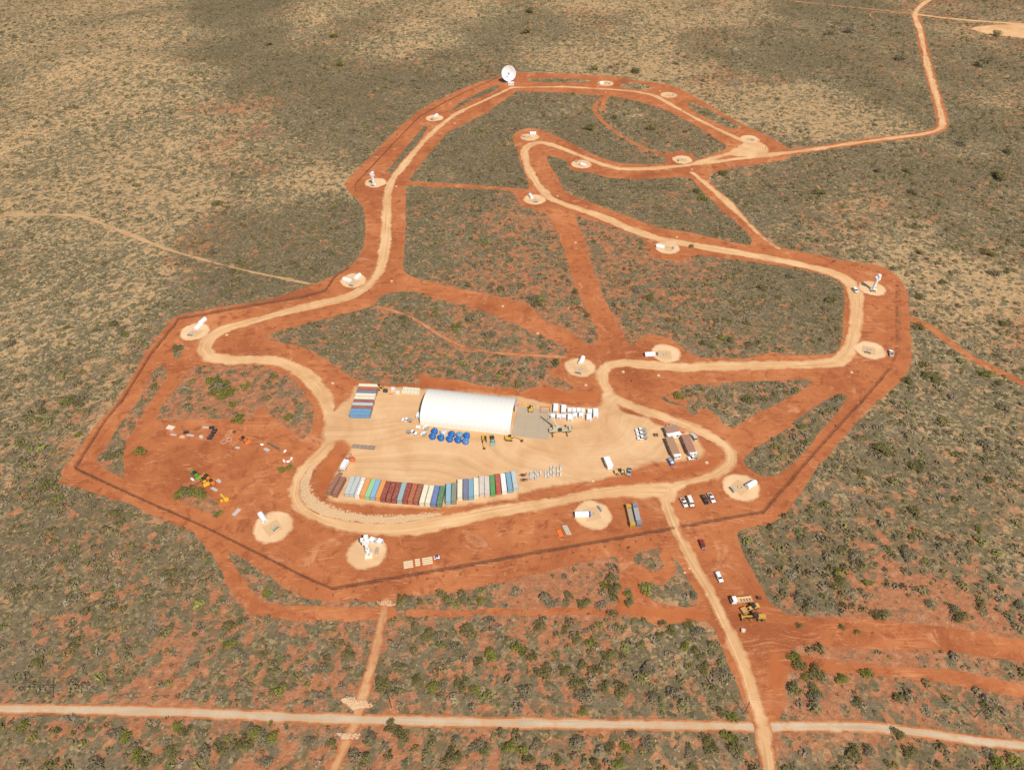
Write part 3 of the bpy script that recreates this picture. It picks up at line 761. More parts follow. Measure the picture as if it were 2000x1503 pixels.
# larger shrubs: the ones that show largest are things of their own, the rest one mass
TREES = """412,742,30;430,752,34;420,762,24;436,772,24;450,766,20;478,756,20;425,745,38;440,762,30;461,760,12;483,750,16;535,735,16;563,812,20;455,790,18;464,818,28;345,680,20;275,879,28;214,890,18;352,962,26;368,958,30;384,962,28;398,966,20;552,916,18;566,912,18;427,1003,16
915,554,18;1040,584,26;1056,582,28;1049,592,22;889,637,22;917,624,24;959,653,24;904,709,18;880,727,18;1086,707,22;1011,751,18;795,600,12;785,620,14;1110,634,14;1123,570,16;980,562,14;1147,616,16;1160,650,18;1155,665,14
1543,538,22;1624,586,24;1485,560,22;1267,581,24;1244,566,18;1373,669,20;1411,658,22;1425,662,20;1462,779,26;1494,778,16;1322,771,24;1394,677,16;1300,778,12;1350,480,14
1797,577,22;1793,637,24;1795,493,18;1928,493,28;1838,552,20;1942,532,24;1963,632,24;1806,712,28;1812,733,26;1828,738,24;1774,743,22;1926,730,24;1952,749,20;1958,794,30;1926,866,30;1566,834,20;1720,874,34
1793,912,30;1683,920,20;1931,936,26;1670,1079,34;1681,1098,24;1787,997,26;1912,1031,20;1779,1047,16;1750,1049,18;1774,1082,28;1806,1095,16;1561,1053,20;1633,1116,30;1640,1130,26
1630,1145,30;1560,1165,30;1582,1170,34;1575,1184,26;1646,1180,18;1723,1199,36;1692,1135,24;1814,1177,20;1875,1201,30;1866,1188,26;1992,1180,24;1561,1220,14;1644,1223,14;1674,1232,16;1548,1281,28;1561,1297,28;1593,1313,32
1551,1342,34;1593,1348,30;1590,1364,28;1646,1324,26;1692,1313,26;1676,1372,24;1755,1430,26;1777,1468,30;1697,1465,28;1670,1467,30;1947,1486,34;1979,1481,34;1734,1491,18;1835,1494,20;1755,1361,20;1570,1320,20
1190,1128,28;1196,1148,30;1180,1142,22;1262,1146,34;1224,1158,20;1230,1174,22;1062,1164,32;1076,1178,24;1108,1160,18;1140,1178,28;1172,1178,24;1198,1199,26;1291,1217,20;1291,1239,22;1313,1231,22;1346,1218,22;1358,1230,22;1352,1161,18
1336,1263,24;1360,1270,28;1372,1280,24;1376,1305,26;1406,1310,30;1315,1350,30;1273,1358,26;1214,1340,32;1182,1340,26;1265,1305,30;1249,1257,24;1164,1305,32;1125,1330,30;1140,1350,36;1105,1308,28;1062,1313,30;1028,1348,34;1014,1262,30
1022,1275,26;1004,1300,22;1054,1220,24;1104,1225,22;1126,1249,20;1156,1252,24;1188,1279,28;1137,1295,22;1041,1279,22;1406,1385,24;1430,1398,26;1140,1390,20;1126,1449,36;1046,1452,24;993,1457,26;1020,1462,30;1267,1449,28;1345,1468,24
1380,1440,28;1392,1456,30;1424,1438,30;1436,1456,30;1235,1433,26;1222,1457,24;1190,1462,30;1028,1483,30;1089,1481,26;1161,1489,30;1206,1489,28;1352,1497,20
862,1160,26;876,1170,26;783,1167,24;800,1168,18;821,1172,18;908,1172,16;938,1170,20;520,1156,28;597,1252,20;682,1273,26;515,1273,18;837,1236,28;855,1239,26;906,1225,28;813,1324,30;781,1300,22;746,1337,32;775,1334,28;845,1337,30;862,1340,26
903,1334,28;930,1345,26;887,1263,24;959,1273,30;932,1295,26;544,1348,34;574,1340,18;496,1428,34;515,1436,30;530,1440,28;608,1441,26;530,1412,14;762,1418,28;780,1424,32;790,1438,28;725,1436,30;890,1446,26;930,1450,32;948,1458,30;648,1452,24
882,1473,34;522,1481,26;690,1476,34;716,1480,34;600,1374,16;222,1183,24;141,1138,20;333,1116,22;330,1130,16;149,1168,24;450,1221,22;446,1258,24;456,1270,26;383,1239,16;146,1255,24;74,1292,26;230,1430,30;245,1438,30;350,1416,26;362,1426,26
109,1428,28;48,1417,26;333,1465,30;474,1449,34;492,1422,26;270,1470,30;284,1484,28;184,1494,36;96,1494,36;64,1438,24;436,1462,26;330,1497,18;399,1465,34;88,944,32;112,973,24;184,981,22;226,1002,24;238,1018,24;85,803,24;80,787,22;77,818,16
126,784,24;144,778,28;160,776,28;150,790,24;154,848,18;138,1136,20;32,906,16;224,633,24;240,640,20;189,642,16;20,669,26;133,639,16;247,654,18;418,489,24;447,577,18;418,550,18;426,396,22;226,747,18;474,516,12
688,253,18;654,74,22;665,128,20;527,90,18;1660,60,26;1617,64,22;1758,114,26;1910,126,30;1928,122,28;1944,66,26;1713,333,18;1771,334,20;1875,279,26;1508,362,20;1598,375,24;1782,375,24;1966,295,22;1950,343,32;1360,373,20;1370,386,24
1154,249,26;1410,338,22;1375,218,14;1201,229,20;1270,250,22;1037,29,24;1029,64,24;1240,138,30;1160,133,24"""
TP = [[float(v) for v in r.split(',')] for r in TREES.replace('\n', ';').split(';') if r]
LM = [(425,750,'the clearing of scattered materials'),(371,965,'the bottom-left fence run'),(920,650,'the white fabric shelter'),(1080,707,'the pad right of shelter'),(1040,580,'the diagonal red corridor'),
 (1540,580,'the right-hand pedestal'),(1300,600,'the large right-hand block'),(1440,790,'the right-hand scrub triangle'),(1800,560,'the right perimeter outside'),(1820,720,'the right-hand red track'),
 (1700,880,'the lower right fence'),(1930,850,'the right picture edge'),(1650,1100,'the open car park'),(1570,1180,'the truck and grader'),(1570,1320,'the red turning area'),(1750,1450,'the lower right gravel highway'),
 (1250,1140,'the gate scrub island'),(1150,1170,'the lower fence outside'),(1370,1270,'the entrance road'),(1200,1330,'the road-side lower scrub'),(1030,1300,'the lower centre scrub'),(1100,1470,'the highway at bottom centre'),
 (1400,1450,'the entrance road foot'),(850,1165,'the lower fence corner track'),(850,1300,'the centre power pole'),(650,1260,'the narrow orange track'),(520,1430,'the left-centre highway'),(780,1425,'the highway crossing'),
 (900,1460,'the lower left-centre edge'),(200,1160,'the lower left scrub plain'),(440,1240,'the lower left orange patch'),(240,1440,'the lower left highway'),(100,960,'the left fence corner'),(140,785,'the upper left fence'),
 (230,640,'the pale left plain'),(440,500,'the sandy track at left'),(650,120,'the dark top-left scrub'),(1650,70,'the far road junction'),(1900,130,'the far upper right scrub'),(1800,340,'the far road bend'),(1370,380,'the upper scrub triangle'),(1200,240,'the northern road loop'),(1100,60,'the top picture edge')]
CWN = ['small', 'medium-sized', 'large']
TN = ['grey-green', 'dark olive', 'bright green']
crowns = {}
def crown_mesh(tn, var):
    k = (tn, var)
    if k not in crowns:
        rnd = np.random.RandomState(100 + var * 7 + tn)
        V = []; C = []
        base = np.array([[.180, .144, .088], [.142, .120, .045], [.172, .164, .036]])[tn]
        for lb in range(6 + var % 4):
            a = rnd.rand() * 6.28; d = .72 * rnd.rand()**.5 if lb else 0
            t = leaf_template(80, rnd, .85, .17, .3)
            R_ = (.26 + .28 * rnd.rand()) if lb else .58
            t = t * R_ + np.array([cos(a) * d, sin(a) * d, .10 + .28 * rnd.rand()])
            V.append(t)
            c = base * (.78 + .5 * rnd.rand()) * (.7 + .6 * rnd.rand(len(t) // 3, 1))
            C.append(np.repeat(c, 3, 0))
        V = np.concatenate(V); C = np.concatenate(C)
        crowns[k] = tri_mesh('crown', V, np.arange(len(V)).reshape(-1, 3), M_fol, {'Col': C}, link=False)
    return crowns[k]
M_bark = paint('bark', (.16, .12, .085), .9, 0, .2, .1)
def trunk_fn(m):
    m.cyl((0, 0, -.05), (.03, .02, .45), .055, .03, 6)
    for a in (0, 2.1, 4.2): m.cyl((.02, .01, .2), (.4 * cos(a), .4 * sin(a), .55), .03, .012, 5)
    m.cyl((.03, .02, .4), (-.1, .15, .75), .03, .01, 5)
recs = []
for i, (px, py, wpx) in enumerate(TP):
    x0, y0 = G(px, py + wpx * .12)
    dep = y0 * CP + CAMH * SP
    wm = wpx / FPX * dep
    dd = min(LM, key=lambda q: (q[0] - px)**2 + (q[1] - py)**2)
    rr = random.Random(i * 31 + 5)
    green = rr.random() < (.22 if px < 1000 else .14)
    if (px, py) in ((275, 879),) or (330 < px < 620 and 700 < py < 1010): green = rr.random() < .85
    tn = 2 if green else (1 if rr.random() < .68 else 0)
    szc = 0 if wm < 4.2 else (1 if wm < 6.6 else 2)
    recs.append(dict(x=x0, y=y0, w=wm, tn=tn, px=px, py=py, sz=szc, lm=dd))
groups = {}
for r_ in recs:
    dx = r_['px'] - r_['lm'][0]; dy = r_['py'] - r_['lm'][1]
    r_['base'] = f"{CWN[r_['sz']]} {TN[r_['tn']]} bush"
    r_['key'] = (r_['base'], r_['lm'][2]); groups.setdefault(r_['key'], []).append(r_)
ORD = ['first', 'second', 'third', 'fourth', 'fifth', 'sixth', 'seventh', 'eighth', 'ninth', 'tenth', 'eleventh', 'twelfth']
NUM = ['one', 'two', 'three', 'four', 'five', 'six', 'seven', 'eight', 'nine', 'ten', 'eleven', 'twelve']
for (bs, lm), L_ in groups.items():
    L_.sort(key=lambda r: r['px'])
    for i, r_ in enumerate(L_):
        if len(L_) == 1: lab = f"{bs} near {lm}"
        elif i == 0: lab = f"leftmost of {NUM[len(L_)-1] if len(L_) <= 12 else 'many'} {bs}es near {lm}"
        elif i == len(L_) - 1: lab = f"rightmost of {NUM[len(L_)-1] if len(L_) <= 12 else 'many'} {bs}es near {lm}"
        else: lab = f"{ORD[min(i, 11)]} from left of the {bs}es near {lm}"
        r_['label'] = lab
for i, r_ in enumerate(recs):
    rr = random.Random(i)
    x0, y0 = r_['x'], r_['y']; z0 = float(H(x0, y0))
    t = thing('bush', r_['label'], 'bush', (x0, y0, z0), rr.random() * 6.28, 'larger bushes standing out of the scrub')
    R_ = r_['w'] * .56
    t.scale = (R_, R_ * (.8 + .35 * rr.random()), R_ * (.62 + .25 * rr.random()))
    c = bpy.data.objects.new('crown', crown_mesh(r_['tn'], rr.randint(0, 7))); COL.objects.link(c); c.parent = t
    part('trunk', 'bushtrunk', trunk_fn, M_bark, t)
# the rest of the larger shrubs
x, y = cand(52000)
p_, c_ = fld(x, y); s_ = look(S_bare, x, y)
cl = fbm(x, y, 30, 291, 3)
k = (s_ > 2.2) & (RS.rand(len(x)) < .36 * (.30 + .85 * c_**1.3) * (.12 + 1.5 * sm(.36, .6, cl)) * (.80 + .35 * sm(420, 130, y)))
x, y, p_ = x[k], y[k], p_[k]
kind = np.where(RS.rand(len(x)) < .34, 0, np.where(RS.rand(len(x)) < .78, 1, 2))
T = [leaf_template(64, RS, .8, .22) for _ in range(8)]
r = (1.0 + 1.5 * RS.rand(len(x))**2) * (1 + .12 * sm(420, 150, y))
scatter('dense_scrub', T, x, y, r, .7 + .3 * RS.rand(len(x)), bush_col(len(x), p_ * .5, kind) * (1.0 + .28 * sm(420, 130, y))[:, None], 'darker rounded shrubs beyond count scattered through the scrub')
print('large shrubs', len(x))

# ================================================================== built things
def W(px, py, z=0.0): return G(px, py, z)
CONT = {'rust': (.30, .095, .055), 'darkred': (.26, .055, .045), 'redorange': (.42, .12, .055), 'cream': (.74, .68, .50), 'palegrey': (.46, .52, .50), 'orange': (.72, .30, .08),
        'palegreen': (.28, .55, .28), 'sky': (.20, .42, .60), 'teal': (.28, .42, .42), 'blue': (.12, .20, .42), 'green': (.08, .22, .12), 'olive': (.20, .24, .18), 'lightblue': (.24, .45, .55),
        'slate': (.16, .18, .28), 'white': (.78, .76, .72), 'dirtywhite': (.60, .54, .48), 'brightgreen': (.08, .30, .09), 'red': (.45, .08, .06), 'steelblue': (.16, .36, .48), 'brown': (.28, .13, .09), 'maroon': (.30, .10, .10), 'midblue': (.10, .30, .50)}
def container(cx, cy, rz, L, colour, label, group, Hc=2.59, Wc=2.38, opened=False):
    t = thing('shipping_container', label, 'container', (cx, cy, .12), rz, group)
    m = paint('container_paint_' + colour, CONT[colour], .6, 0, .5 if colour not in ('cream', 'white') else .3)
    dark = paint('container_frame_' + colour, tuple(q * .62 for q in CONT[colour]), .6, 0, .3)
    l2, w2 = L / 2, Wc / 2
    def side(sg):
        def f(mb):
            n = int(L / .55); st = (L - .3) / n
            for i in range(n):
                x = -l2 + .15 + st * (i + .5)
                mb.box(x, sg * (w2 - .05), Hc / 2, st * .55, .05, Hc - .34)
            mb.box(0, sg * (w2 - .085), Hc / 2, L - .2, .03, Hc - .3)
        return f
    for sg in (-1, 1): part('side_panel', ('cside', L, sg), side(sg), m, t)
    def roof(mb):
        mb.box(0, 0, Hc - .075, L - .16, Wc - .16, .04)
        n = int(L / .9); st = (L - .4) / n
        for i in range(n): mb.box(-l2 + .2 + st * (i + .5), 0, Hc - .045, st * .5, Wc - .34, .02)
    if not opened: part('roof', ('croof', L), roof, m, t)
    else:
        part('floor', ('cfloor', L), lambda mb: mb.box(0, 0, .2, L - .2, Wc - .2, .1), paint('container_floor', (.25, .16, .10), .8), t)
    def frame(mb):
        for a in (-1, 1):
            for b in (-1, 1):
                mb.box(a * (l2 - .08), b * (w2 - .08), Hc / 2, .16, .16, Hc)
            mb.box(0, a * (w2 - .06), Hc - .07, L - .3, .10, .13); mb.box(0, a * (w2 - .06), .08, L - .3, .11, .16)
            mb.box(a * (l2 - .07), 0, Hc - .07, .12, Wc - .3, .13); mb.box(a * (l2 - .07), 0, .08, .12, Wc - .3, .16)
    part('frame', ('cframe', L), frame, dark, t)
    def end(mb):
        for i in range(6): mb.box(-l2 + .1, -w2 + .3 + i * (Wc - .6) / 5, Hc / 2, .06, .2, Hc - .34)
        mb.box(-l2 + .14, 0, Hc / 2, .03, Wc - .3, Hc - .3)
    part('end_wall', ('cend', L), end, m, t)
    for sg in (-1, 1):
        d = part('door', ('cdoor', L, sg), lambda mb, sg=sg: mb.box(l2 - .10, sg * (w2 - .16) / 2, Hc / 2, .06, w2 - .18, Hc - .32), m, t)
        part('lock_rod', ('crod', L, sg), lambda mb, sg=sg: [mb.cyl((l2 - .045, sg * y_, .25), (l2 - .045, sg * y_, Hc - .25), .025, None, 5) for y_ in (.3, .8)], paint('galvanised', (.42, .42, .40), .5, .4, .1), d)
    return t
CN = {'rust': 'rust-orange', 'darkred': 'dark red', 'redorange': 'red-orange', 'palegrey': 'pale grey-green', 'palegreen': 'light green', 'sky': 'sky blue', 'teal': 'grey-teal', 'olive': 'grey-olive',
      'lightblue': 'light blue', 'slate': 'slate purple', 'dirtywhite': 'speckled white', 'brightgreen': 'bright green', 'steelblue': 'steel blue', 'midblue': 'mid blue'}
Z1 = 4.847
rowz = [(335,1020,285,1210,'palegrey'),(385,1025,330,1210,'palegrey'),(435,1030,380,1222,'white'),(485,1035,430,1230,'orange'),(535,1040,475,1240,'palegreen'),(580,1045,525,1245,'sky'),
 (630,1052,575,1250,'orange'),(675,1060,620,1265,'darkred'),(725,1066,675,1270,'darkred'),(775,1070,728,1275,'darkred'),(825,1072,780,1276,'teal'),(875,1080,830,1276,'darkred'),(927,1086,882,1280,'redorange'),
 (980,1092,934,1286,'rust'),(1032,1097,990,1300,'cream'),(1085,1102,1045,1304,'cream'),(1134,1105,1100,1308,'blue'),(1187,1108,1155,1308,'green'),(1243,1085,1240,1288,'lightblue'),(1296,1082,1293,1278,'olive'),
 (1350,1045,1350,1245,'cream'),(1403,1045,1405,1238,'slate'),(1453,1042,1456,1238,'steelblue'),(1502,1025,1507,1232,'cream')]
row = [(620 + a / Z1, 720 + b / Z1, 620 + c / Z1, 720 + d / Z1, e) for a, b, c, d, e in rowz]
row += [(900 + a / Z1, 720 + b / Z1, 900 + c / Z1, 720 + d / Z1, e) for a, b, c, d, e in
        [(197,1012,201,1212,'dirtywhite'),(246,1016,252,1212,'dirtywhite'),(296,1006,306,1204,'brightgreen'),(346,992,360,1192,'red'),(396,988,415,1190,'white'),(446,972,470,1178,'steelblue'),(496,962,522,1165,'palegrey')]]
CL = 10.9
ords = {}
names = [r_[4] for r_ in row]
ORDL = {0: 'first', 1: 'second', 2: 'third', 3: 'fourth', 4: 'fifth', 5: 'sixth', 6: 'seventh'}
NEI = [('the left end of the long row', None)]
for i, (ax, ay, bx, by, c) in enumerate(row):
    A = np.array(G(ax, ay, 2.7)); B = np.array(G(bx, by, .15))
    rz = atan2(B[1] - A[1], B[0] - A[0]); cxy = (A + B) / 2
    nm = CN.get(c, c)
    if i == 0: lab = 'pale grey-green container at the left end of the long row'
    elif i == len(row) - 1: lab = 'pale grey container closing the right end of the long row'
    else:
        l_, r2 = CN.get(names[i - 1], names[i - 1]), CN.get(names[i + 1], names[i + 1])
        lab = f'{nm} container between {l_} and {r2} ones in the long row'
    if lab.startswith('dark red container between dark red and dark red'): lab = 'middle of three adjoining dark red containers in the long row'
    if c == 'white' and i == 2: lab = 'open-topped white container holding pale bundles, third in the long row'
    container(cxy[0], cxy[1], rz, CL, c, lab, 'shipping containers in the long row along the yard edge', opened=(c == 'white' and i == 2))
    if c == 'white' and i == 2:
        for k in range(4):
            q = A + (B - A) * (.16 + .22 * k)
            o = part('wrapped_bundle', 'wbund', lambda mb: [mb.box(0, 0, .5, 1.7, 1.7, 1.0), mb.box(.1, .1, 1.15, 1.2, 1.2, .3)], paint('white_wrap', (.82, .80, .76), .6, 0, .15), None, (q[0], q[1], .38), rz)
            tag(o, ['pale wrapped bundle at the yard end of the open white container', 'second pale bundle inside the open white container', 'third pale bundle inside the open white container', 'pale wrapped bundle at the near end of the open white container'][k], 'bundle', 'bundles in the open container')
for (a, b, c, d, lab) in [(200,1008,118,1192,'rust-brown container standing outermost at the left of the yard'),(242,1030,172,1208,'rust-brown container beside the outermost one at the yard corner')]:
    A = np.array(G(620 + a / Z1, 720 + b / Z1, 2.7)); B = np.array(G(620 + c / Z1, 720 + d / Z1, .15))
    container(*((A + B) / 2), atan2(B[1] - A[1], B[0] - A[0]), CL, 'brown', lab, 'pair of rust-brown containers at the left corner')
# upper left block of containers lying side by side
blk = [(385,575,150,'cream'),(372,565,185,'redorange'),(360,556,215,'slate'),(350,549,245,'cream'),(345,545,268,'cream'),(335,530,306,'maroon'),(328,522,338,'palegrey'),(315,515,370,'maroon'),(300,505,402,'midblue'),(298,500,425,'midblue')]
blab = ['cream container at the far edge of the upper left block', 'red-orange container second from the far edge of the upper left block', 'slate blue container third from the far edge of the upper left block',
 'cream container just behind the yellowish one in the upper left block', 'yellowish cream container in the middle of the upper left block', 'maroon container behind the pale grey one in the upper left block',
 'pale grey container between two maroon ones in the upper left block', 'maroon container in front of the pale grey one in the upper left block', 'blue container next to the maroon one in the upper left block', 'blue container at the near edge of the upper left block']
for i, ((xa, xb, y_, c), lab) in enumerate(zip(blk, blab)):
    yy = 720 + (152 + i * 29.5) / Z1
    xa = 385 - (i * 29.5) * .33; xb = 580 - (i * 29.5) * .29
    A = np.array(G(620 + xa / Z1, yy, 2.7)); B = np.array(G(620 + xb / Z1, yy + 1.2, 2.7))
    container(*((A + B) / 2), atan2(B[1] - A[1], B[0] - A[0]), CL, c, lab, 'block of containers at the upper left of the yard')

# ---- fabric shelter
A = np.array(G(821, 829)); B = np.array(G(996, 849))
ax_ = (B - A); TL = np.linalg.norm(ax_); ax_ /= TL; pr = np.array([-ax_[1], ax_[0]])
TW, TH = 23.5, 9.4
cen = (A + B) / 2 + pr * TW / 2
tent = thing('fabric_shelter', 'huge white arched fabric shelter in the middle of the yard', 'shelter', (cen[0], cen[1], .11), atan2(ax_[1], ax_[0]))
M_fab = paint('white_fabric', (.74, .70, .63), .6, 0, .10)
M_fab2 = paint('white_fabric_seam', (.70, .66, .60), .6, 0, .1)
NP_ = 20
def arc(t, k=1.0):
    a = pi * t; e = .80
    return -cos(a) * TW / 2 * k, (max(0, sin(a))**e) * TH * k
def panel(mb):
    wd = TL / NP_; n = 26; v = []; f = []
    cols = [(-wd / 2 + .05, .999), (-wd / 4, 1.003), (0, 1.004), (wd / 4, 1.003), (wd / 2 - .05, .999)]
    for x_, k in cols:
        for i in range(n + 1):
            y_, z_ = arc(i / n, k); v.append((x_, y_, z_))
    for c in range(len(cols) - 1):
        for i in range(n): f.append((c * (n + 1) + i, (c + 1) * (n + 1) + i, (c + 1) * (n + 1) + i + 1, c * (n + 1) + i + 1))
    mb.add(v, f)
def rib(mb):
    n = 26; v = []; f = []
    for x_ in (-.09, .09):
        for k in (.975, 1.004):
            for i in range(n + 1):
                y_, z_ = arc(i / n, k); v.append((x_, y_, z_))
    m_ = n + 1
    for i in range(n):
        f += [(m_ + i, 3 * m_ + i, 3 * m_ + i + 1, m_ + i + 1), (i, i + 1, 2 * m_ + i + 1, 2 * m_ + i), (i, m_ + i, m_ + i + 1, i + 1), (2 * m_ + i, 2 * m_ + i + 1, 3 * m_ + i + 1, 3 * m_ + i)]
    mb.add(v, f)
for i in range(NP_): part('fabric_panel', 'tentpanel', panel, M_fab, tent, (-TL / 2 + TL / NP_ * (i + .5), 0, 0), None, True)
for i in range(NP_ + 1): part('rib', 'tentrib', rib, M_fab2, tent, (-TL / 2 + TL / NP_ * i, 0, 0))
def gable(mb):
    n = 26; v = [(0, arc(i / n, .972)[0], arc(i / n, .972)[1]) for i in range(n + 1)]
    door = [(0, 5.2, 0), (0, 5.2, 6.2), (0, -5.2, 6.2), (0, -5.2, 0)]
    # wall around a big opening: two side fans and a lintel
    L_ = [p for p in v if p[1] <= -5.2]; R_ = [p for p in v if p[1] >= 5.2]; M_ = [p for p in v if -5.2 < p[1] < 5.2]
    for poly_ in (L_ + [door[2], door[3]], [door[0], door[1]] + R_, [L_[-1]] + M_ + [R_[0], door[1], door[2]]):
        k = [(x_ - .04, y_, z_) for x_, y_, z_ in poly_]; mb.add(k, [tuple(range(len(k)))])
        k = [(x_ + .04, y_, z_) for x_, y_, z_ in poly_]; mb.add(k, [tuple(range(len(k) - 1, -1, -1))])
for sx in (-1, 1): part('gable_wall', 'gable', gable, paint('grey_fabric', (.50, .49, .46), .7, 0, .1), tent, (sx * (TL / 2 - .3), 0, 0))
part('roller_door', 'rdoor', lambda mb: [mb.box(0, 0, .3 + .5 * i, .07, 10.3, .46) for i in range(12)], paint('door_steel', (.33, .32, .30), .6), tent, (-TL / 2 + .45, 0, 0))
for sy in (-1, 1): part('edge_skirt', 'skirt', lambda mb: mb.box(0, 0, .1, TL, .5, .2), paint('sand_bag_skirt', (.72, .56, .36), .8), tent, (0, sy * (TW / 2 + .2), 0))
# concrete apron of slabs
apr = thing('concrete_apron', 'grey-brown concrete apron in front of the shelter, cast in separate slabs', 'apron', (*((B + pr * TW / 2)),), atan2(ax_[1], ax_[0]))
del apr['category'], apr['label']; apr['kind'] = 'structure'
M_conc = paint('concrete_dusty', (.42, .335, .235), .9, 0, .35)
for i in range(3):
    for j in range(3):
        part('slab', 'slab', lambda mb: mb.box(0, 0, .06, 6.3, 7.3, .12), M_conc, apr, (3.9 + i * 6.38, -8.6 + j * 7.4, .11))

# ---- antenna pads: foundation, covered shelter, cabinets, tower
M_white = paint('white_paint', (.80, .79, .77), .45, 0, .10)
M_grey = paint('cabinet_grey', (.40, .42, .41), .5, .1, .2)
M_found = paint('foundation_concrete', (.60, .385, .195), .9, 0, .3)
def pod(px, py, dx, dy, label, L=5.6, Wd=2.5, blue=False):
    """white round-topped equipment housing"""
    x_, y_ = G(px, py, 1.3); rz = hd(px, py, dx, dy, 1.3)
    t = thing('equipment_housing', label, 'housing', (x_, y_, .14), rz, 'white round-topped housings beside the antenna pads')
    def body(mb):
        n = 12; pr_ = [(-Wd / 2, .25), (-Wd / 2, 1.3)] + [(-Wd / 2 * cos(pi * i / n), 1.3 + 1.15 * sin(pi * i / n)) for i in range(1, n)] + [(Wd / 2, 1.3), (Wd / 2, .25)]
        v = [(-L / 2, p[0], p[1]) for p in pr_] + [(L / 2, p[0], p[1]) for p in pr_]; m_ = len(pr_)
        f = [tuple(range(m_)), tuple(range(2 * m_ - 1, m_ - 1, -1))] + [(i, m_ + i, m_ + (i + 1) % m_, (i + 1) % m_) for i in range(m_)]
        mb.add(v, f)
    part('shell', ('podshell', L, Wd), body, M_white, t)
    part('skid', ('podskid', L), lambda mb: [mb.box(0, s_ * .9, .12, L + .3, .2, .24) for s_ in (-1, 1)], paint('skid_steel', (.10, .10, .10), .6), t)
    part('end_door', 'poddoor', lambda mb: mb.box(0, 0, 1.25, .06, 1.5, 1.8), paint('housing_door', (.30, .38, .50) if blue else (.52, .54, .54), .5, 0, .15), t, (L / 2 + .02, 0, 0))
    if blue: part('canvas_cover', 'podcanvas', lambda mb: [mb.box(-L / 2 - .5, 0, .9, 1.0, 2.4, 1.7, 0, .8)], paint('blue_tarp', (.04, .09, .32), .6, 0, .2), t, label='blue canvas cover over one end')
def cabinets(px, py, dx, dy, label):
    x_, y_ = G(px, py); rz = hd(px, py, dx, dy)
    t = thing('utility_cabinet', label, 'cabinet', (x_, y_, .14), rz, 'grey utility cabinets at the antenna pads')
    part('plinth', 'cabpl', lambda mb: mb.box(0, 0, .12, 3.6, 1.5, .24), M_found, t)
    for i in range(3):
        c = part('cabinet_box', ('cab', i), lambda mb, i=i: mb.box(-1.1 + i * 1.1, 0, .24 + .5 + .15 * (i % 2), .8, .9, 1.0 + .3 * (i % 2)), M_grey, t)
        part('cabinet_door', ('cabd', i), lambda mb, i=i: mb.box(-1.1 + i * 1.1, -.47, .74 + .15 * (i % 2), .66, .04, .8), paint('cabinet_dark', (.09, .10, .11), .5), c)
def foundation(px, py, dx, dy, label, ring=True, s_=7.0):
    x_, y_ = G(px, py); rz = hd(px, py, dx, dy)
    t = thing('antenna_foundation', label, 'foundation', (x_, y_, .14), rz, 'square antenna foundations in the gravel pads')
    part('footing', ('foot', s_), lambda mb: [mb.box(0, 0, .05, s_, s_, .1)], M_found, t)
    if ring:
        part('anchor_ring', 'aring', lambda mb: mb.lathe([(.85, .0), (1.15, .0), (1.15, .28), (.85, .28), (.85, 0)], 20), paint('ring_concrete', (.46, .42, .36), .8, 0, .2), t, (0, 0, .1))
        def bolts(mb):
            for k in range(10): mb.cyl((cos(k * .628), sin(k * .628), .25), (cos(k * .628), sin(k * .628), .6), .05, None, 5)
        part('anchor_bolts', 'abolt', bolts, paint('bolt_steel', (.12, .11, .10), .5, .5), t)
def tower(px, py, hgt, az, label, big=1.0):
    x_, y_ = G(px, py)
    t = thing('antenna_pedestal', label, 'antenna pedestal', (x_, y_, .14), az, 'tall white antenna pedestals without their dishes')
    b = big
    part('base_block', ('tb', b), lambda mb: [mb.box(0, 0, .5, 3.6 * b, 2.8 * b, 1.0), mb.box(0, 0, 1.2, 2.7 * b, 2.5 * b, .5)], paint('base_cream', (.78, .72, .56), .6, 0, .1), t)
    hc = hgt * .66
    part('column', ('tc', b, hgt), lambda mb: [mb.cyl((0, 0, 1.5), (0, 0, hc), 1.12 * b, .92 * b, 20), mb.cyl((0, 0, hc), (0, 0, hc + .35), 1.25 * b, None, 20), mb.cyl((0, 0, hc * .6), (0, 0, hc * .6 + .12), 1.12 * b, None, 20)], M_white, t)
    part('hatch', ('th', b, hgt), lambda mb: [mb.box(.2, -1.02 * b, hc * .72, .6, .18, .9), mb.box(.35, -1.1 * b, 2.6, .7, .16, 1.5)], M_grey, t)
    part('azimuth_housing', ('ta', b, hgt), lambda mb: [mb.box(0, 0, hc + .85, 3.0 * b, 2.4 * b, 1.1)], M_white, t)
    for s_ in (-1, 1): part('yoke_arm', ('ty', b, hgt, s_), lambda mb, s_=s_: mb.prism([(-.9 * b, hc + 1.35), (.9 * b, hc + 1.35), (.55 * b, hgt * .93), (-.55 * b, hgt * .93)], s_ * 1.25 * b - .28, s_ * 1.25 * b + .28), M_white, t)
    part('elevation_drum', ('te', b, hgt), lambda mb: [mb.cyl((0, -1.7 * b, hgt * .88), (0, 1.7 * b, hgt * .88), .75 * b, None, 16), mb.box(.5, 0, hgt * .95, 1.9 * b, 1.7 * b, 1.4), mb.box(-1.5 * b, 0, hgt * .84, 1.3 * b, 1.6 * b, 1.1)], M_white, t)
    part('service_box', ('tsb', b, hgt), lambda mb: [mb.box(-.2, -1.35 * b, hgt * .93, .8, .3, .8), mb.box(-1.6 * b, -.9 * b, hgt * .80, .5, .25, .5)], M_grey, t)
    def ladder(mb):
        for s_ in (-.22, .22): mb.cyl((1.2 * b, s_, 1.2), (1.05 * b, s_, hc + .3), .035, None, 5)
        for k in range(int(hc / .4)): mb.cyl((1.18 * b, -.22, 1.3 + k * .4), (1.18 * b, .22, 1.3 + k * .4), .02, None, 4)
    part('ladder', ('tl', b, hgt), ladder, M_grey, t)
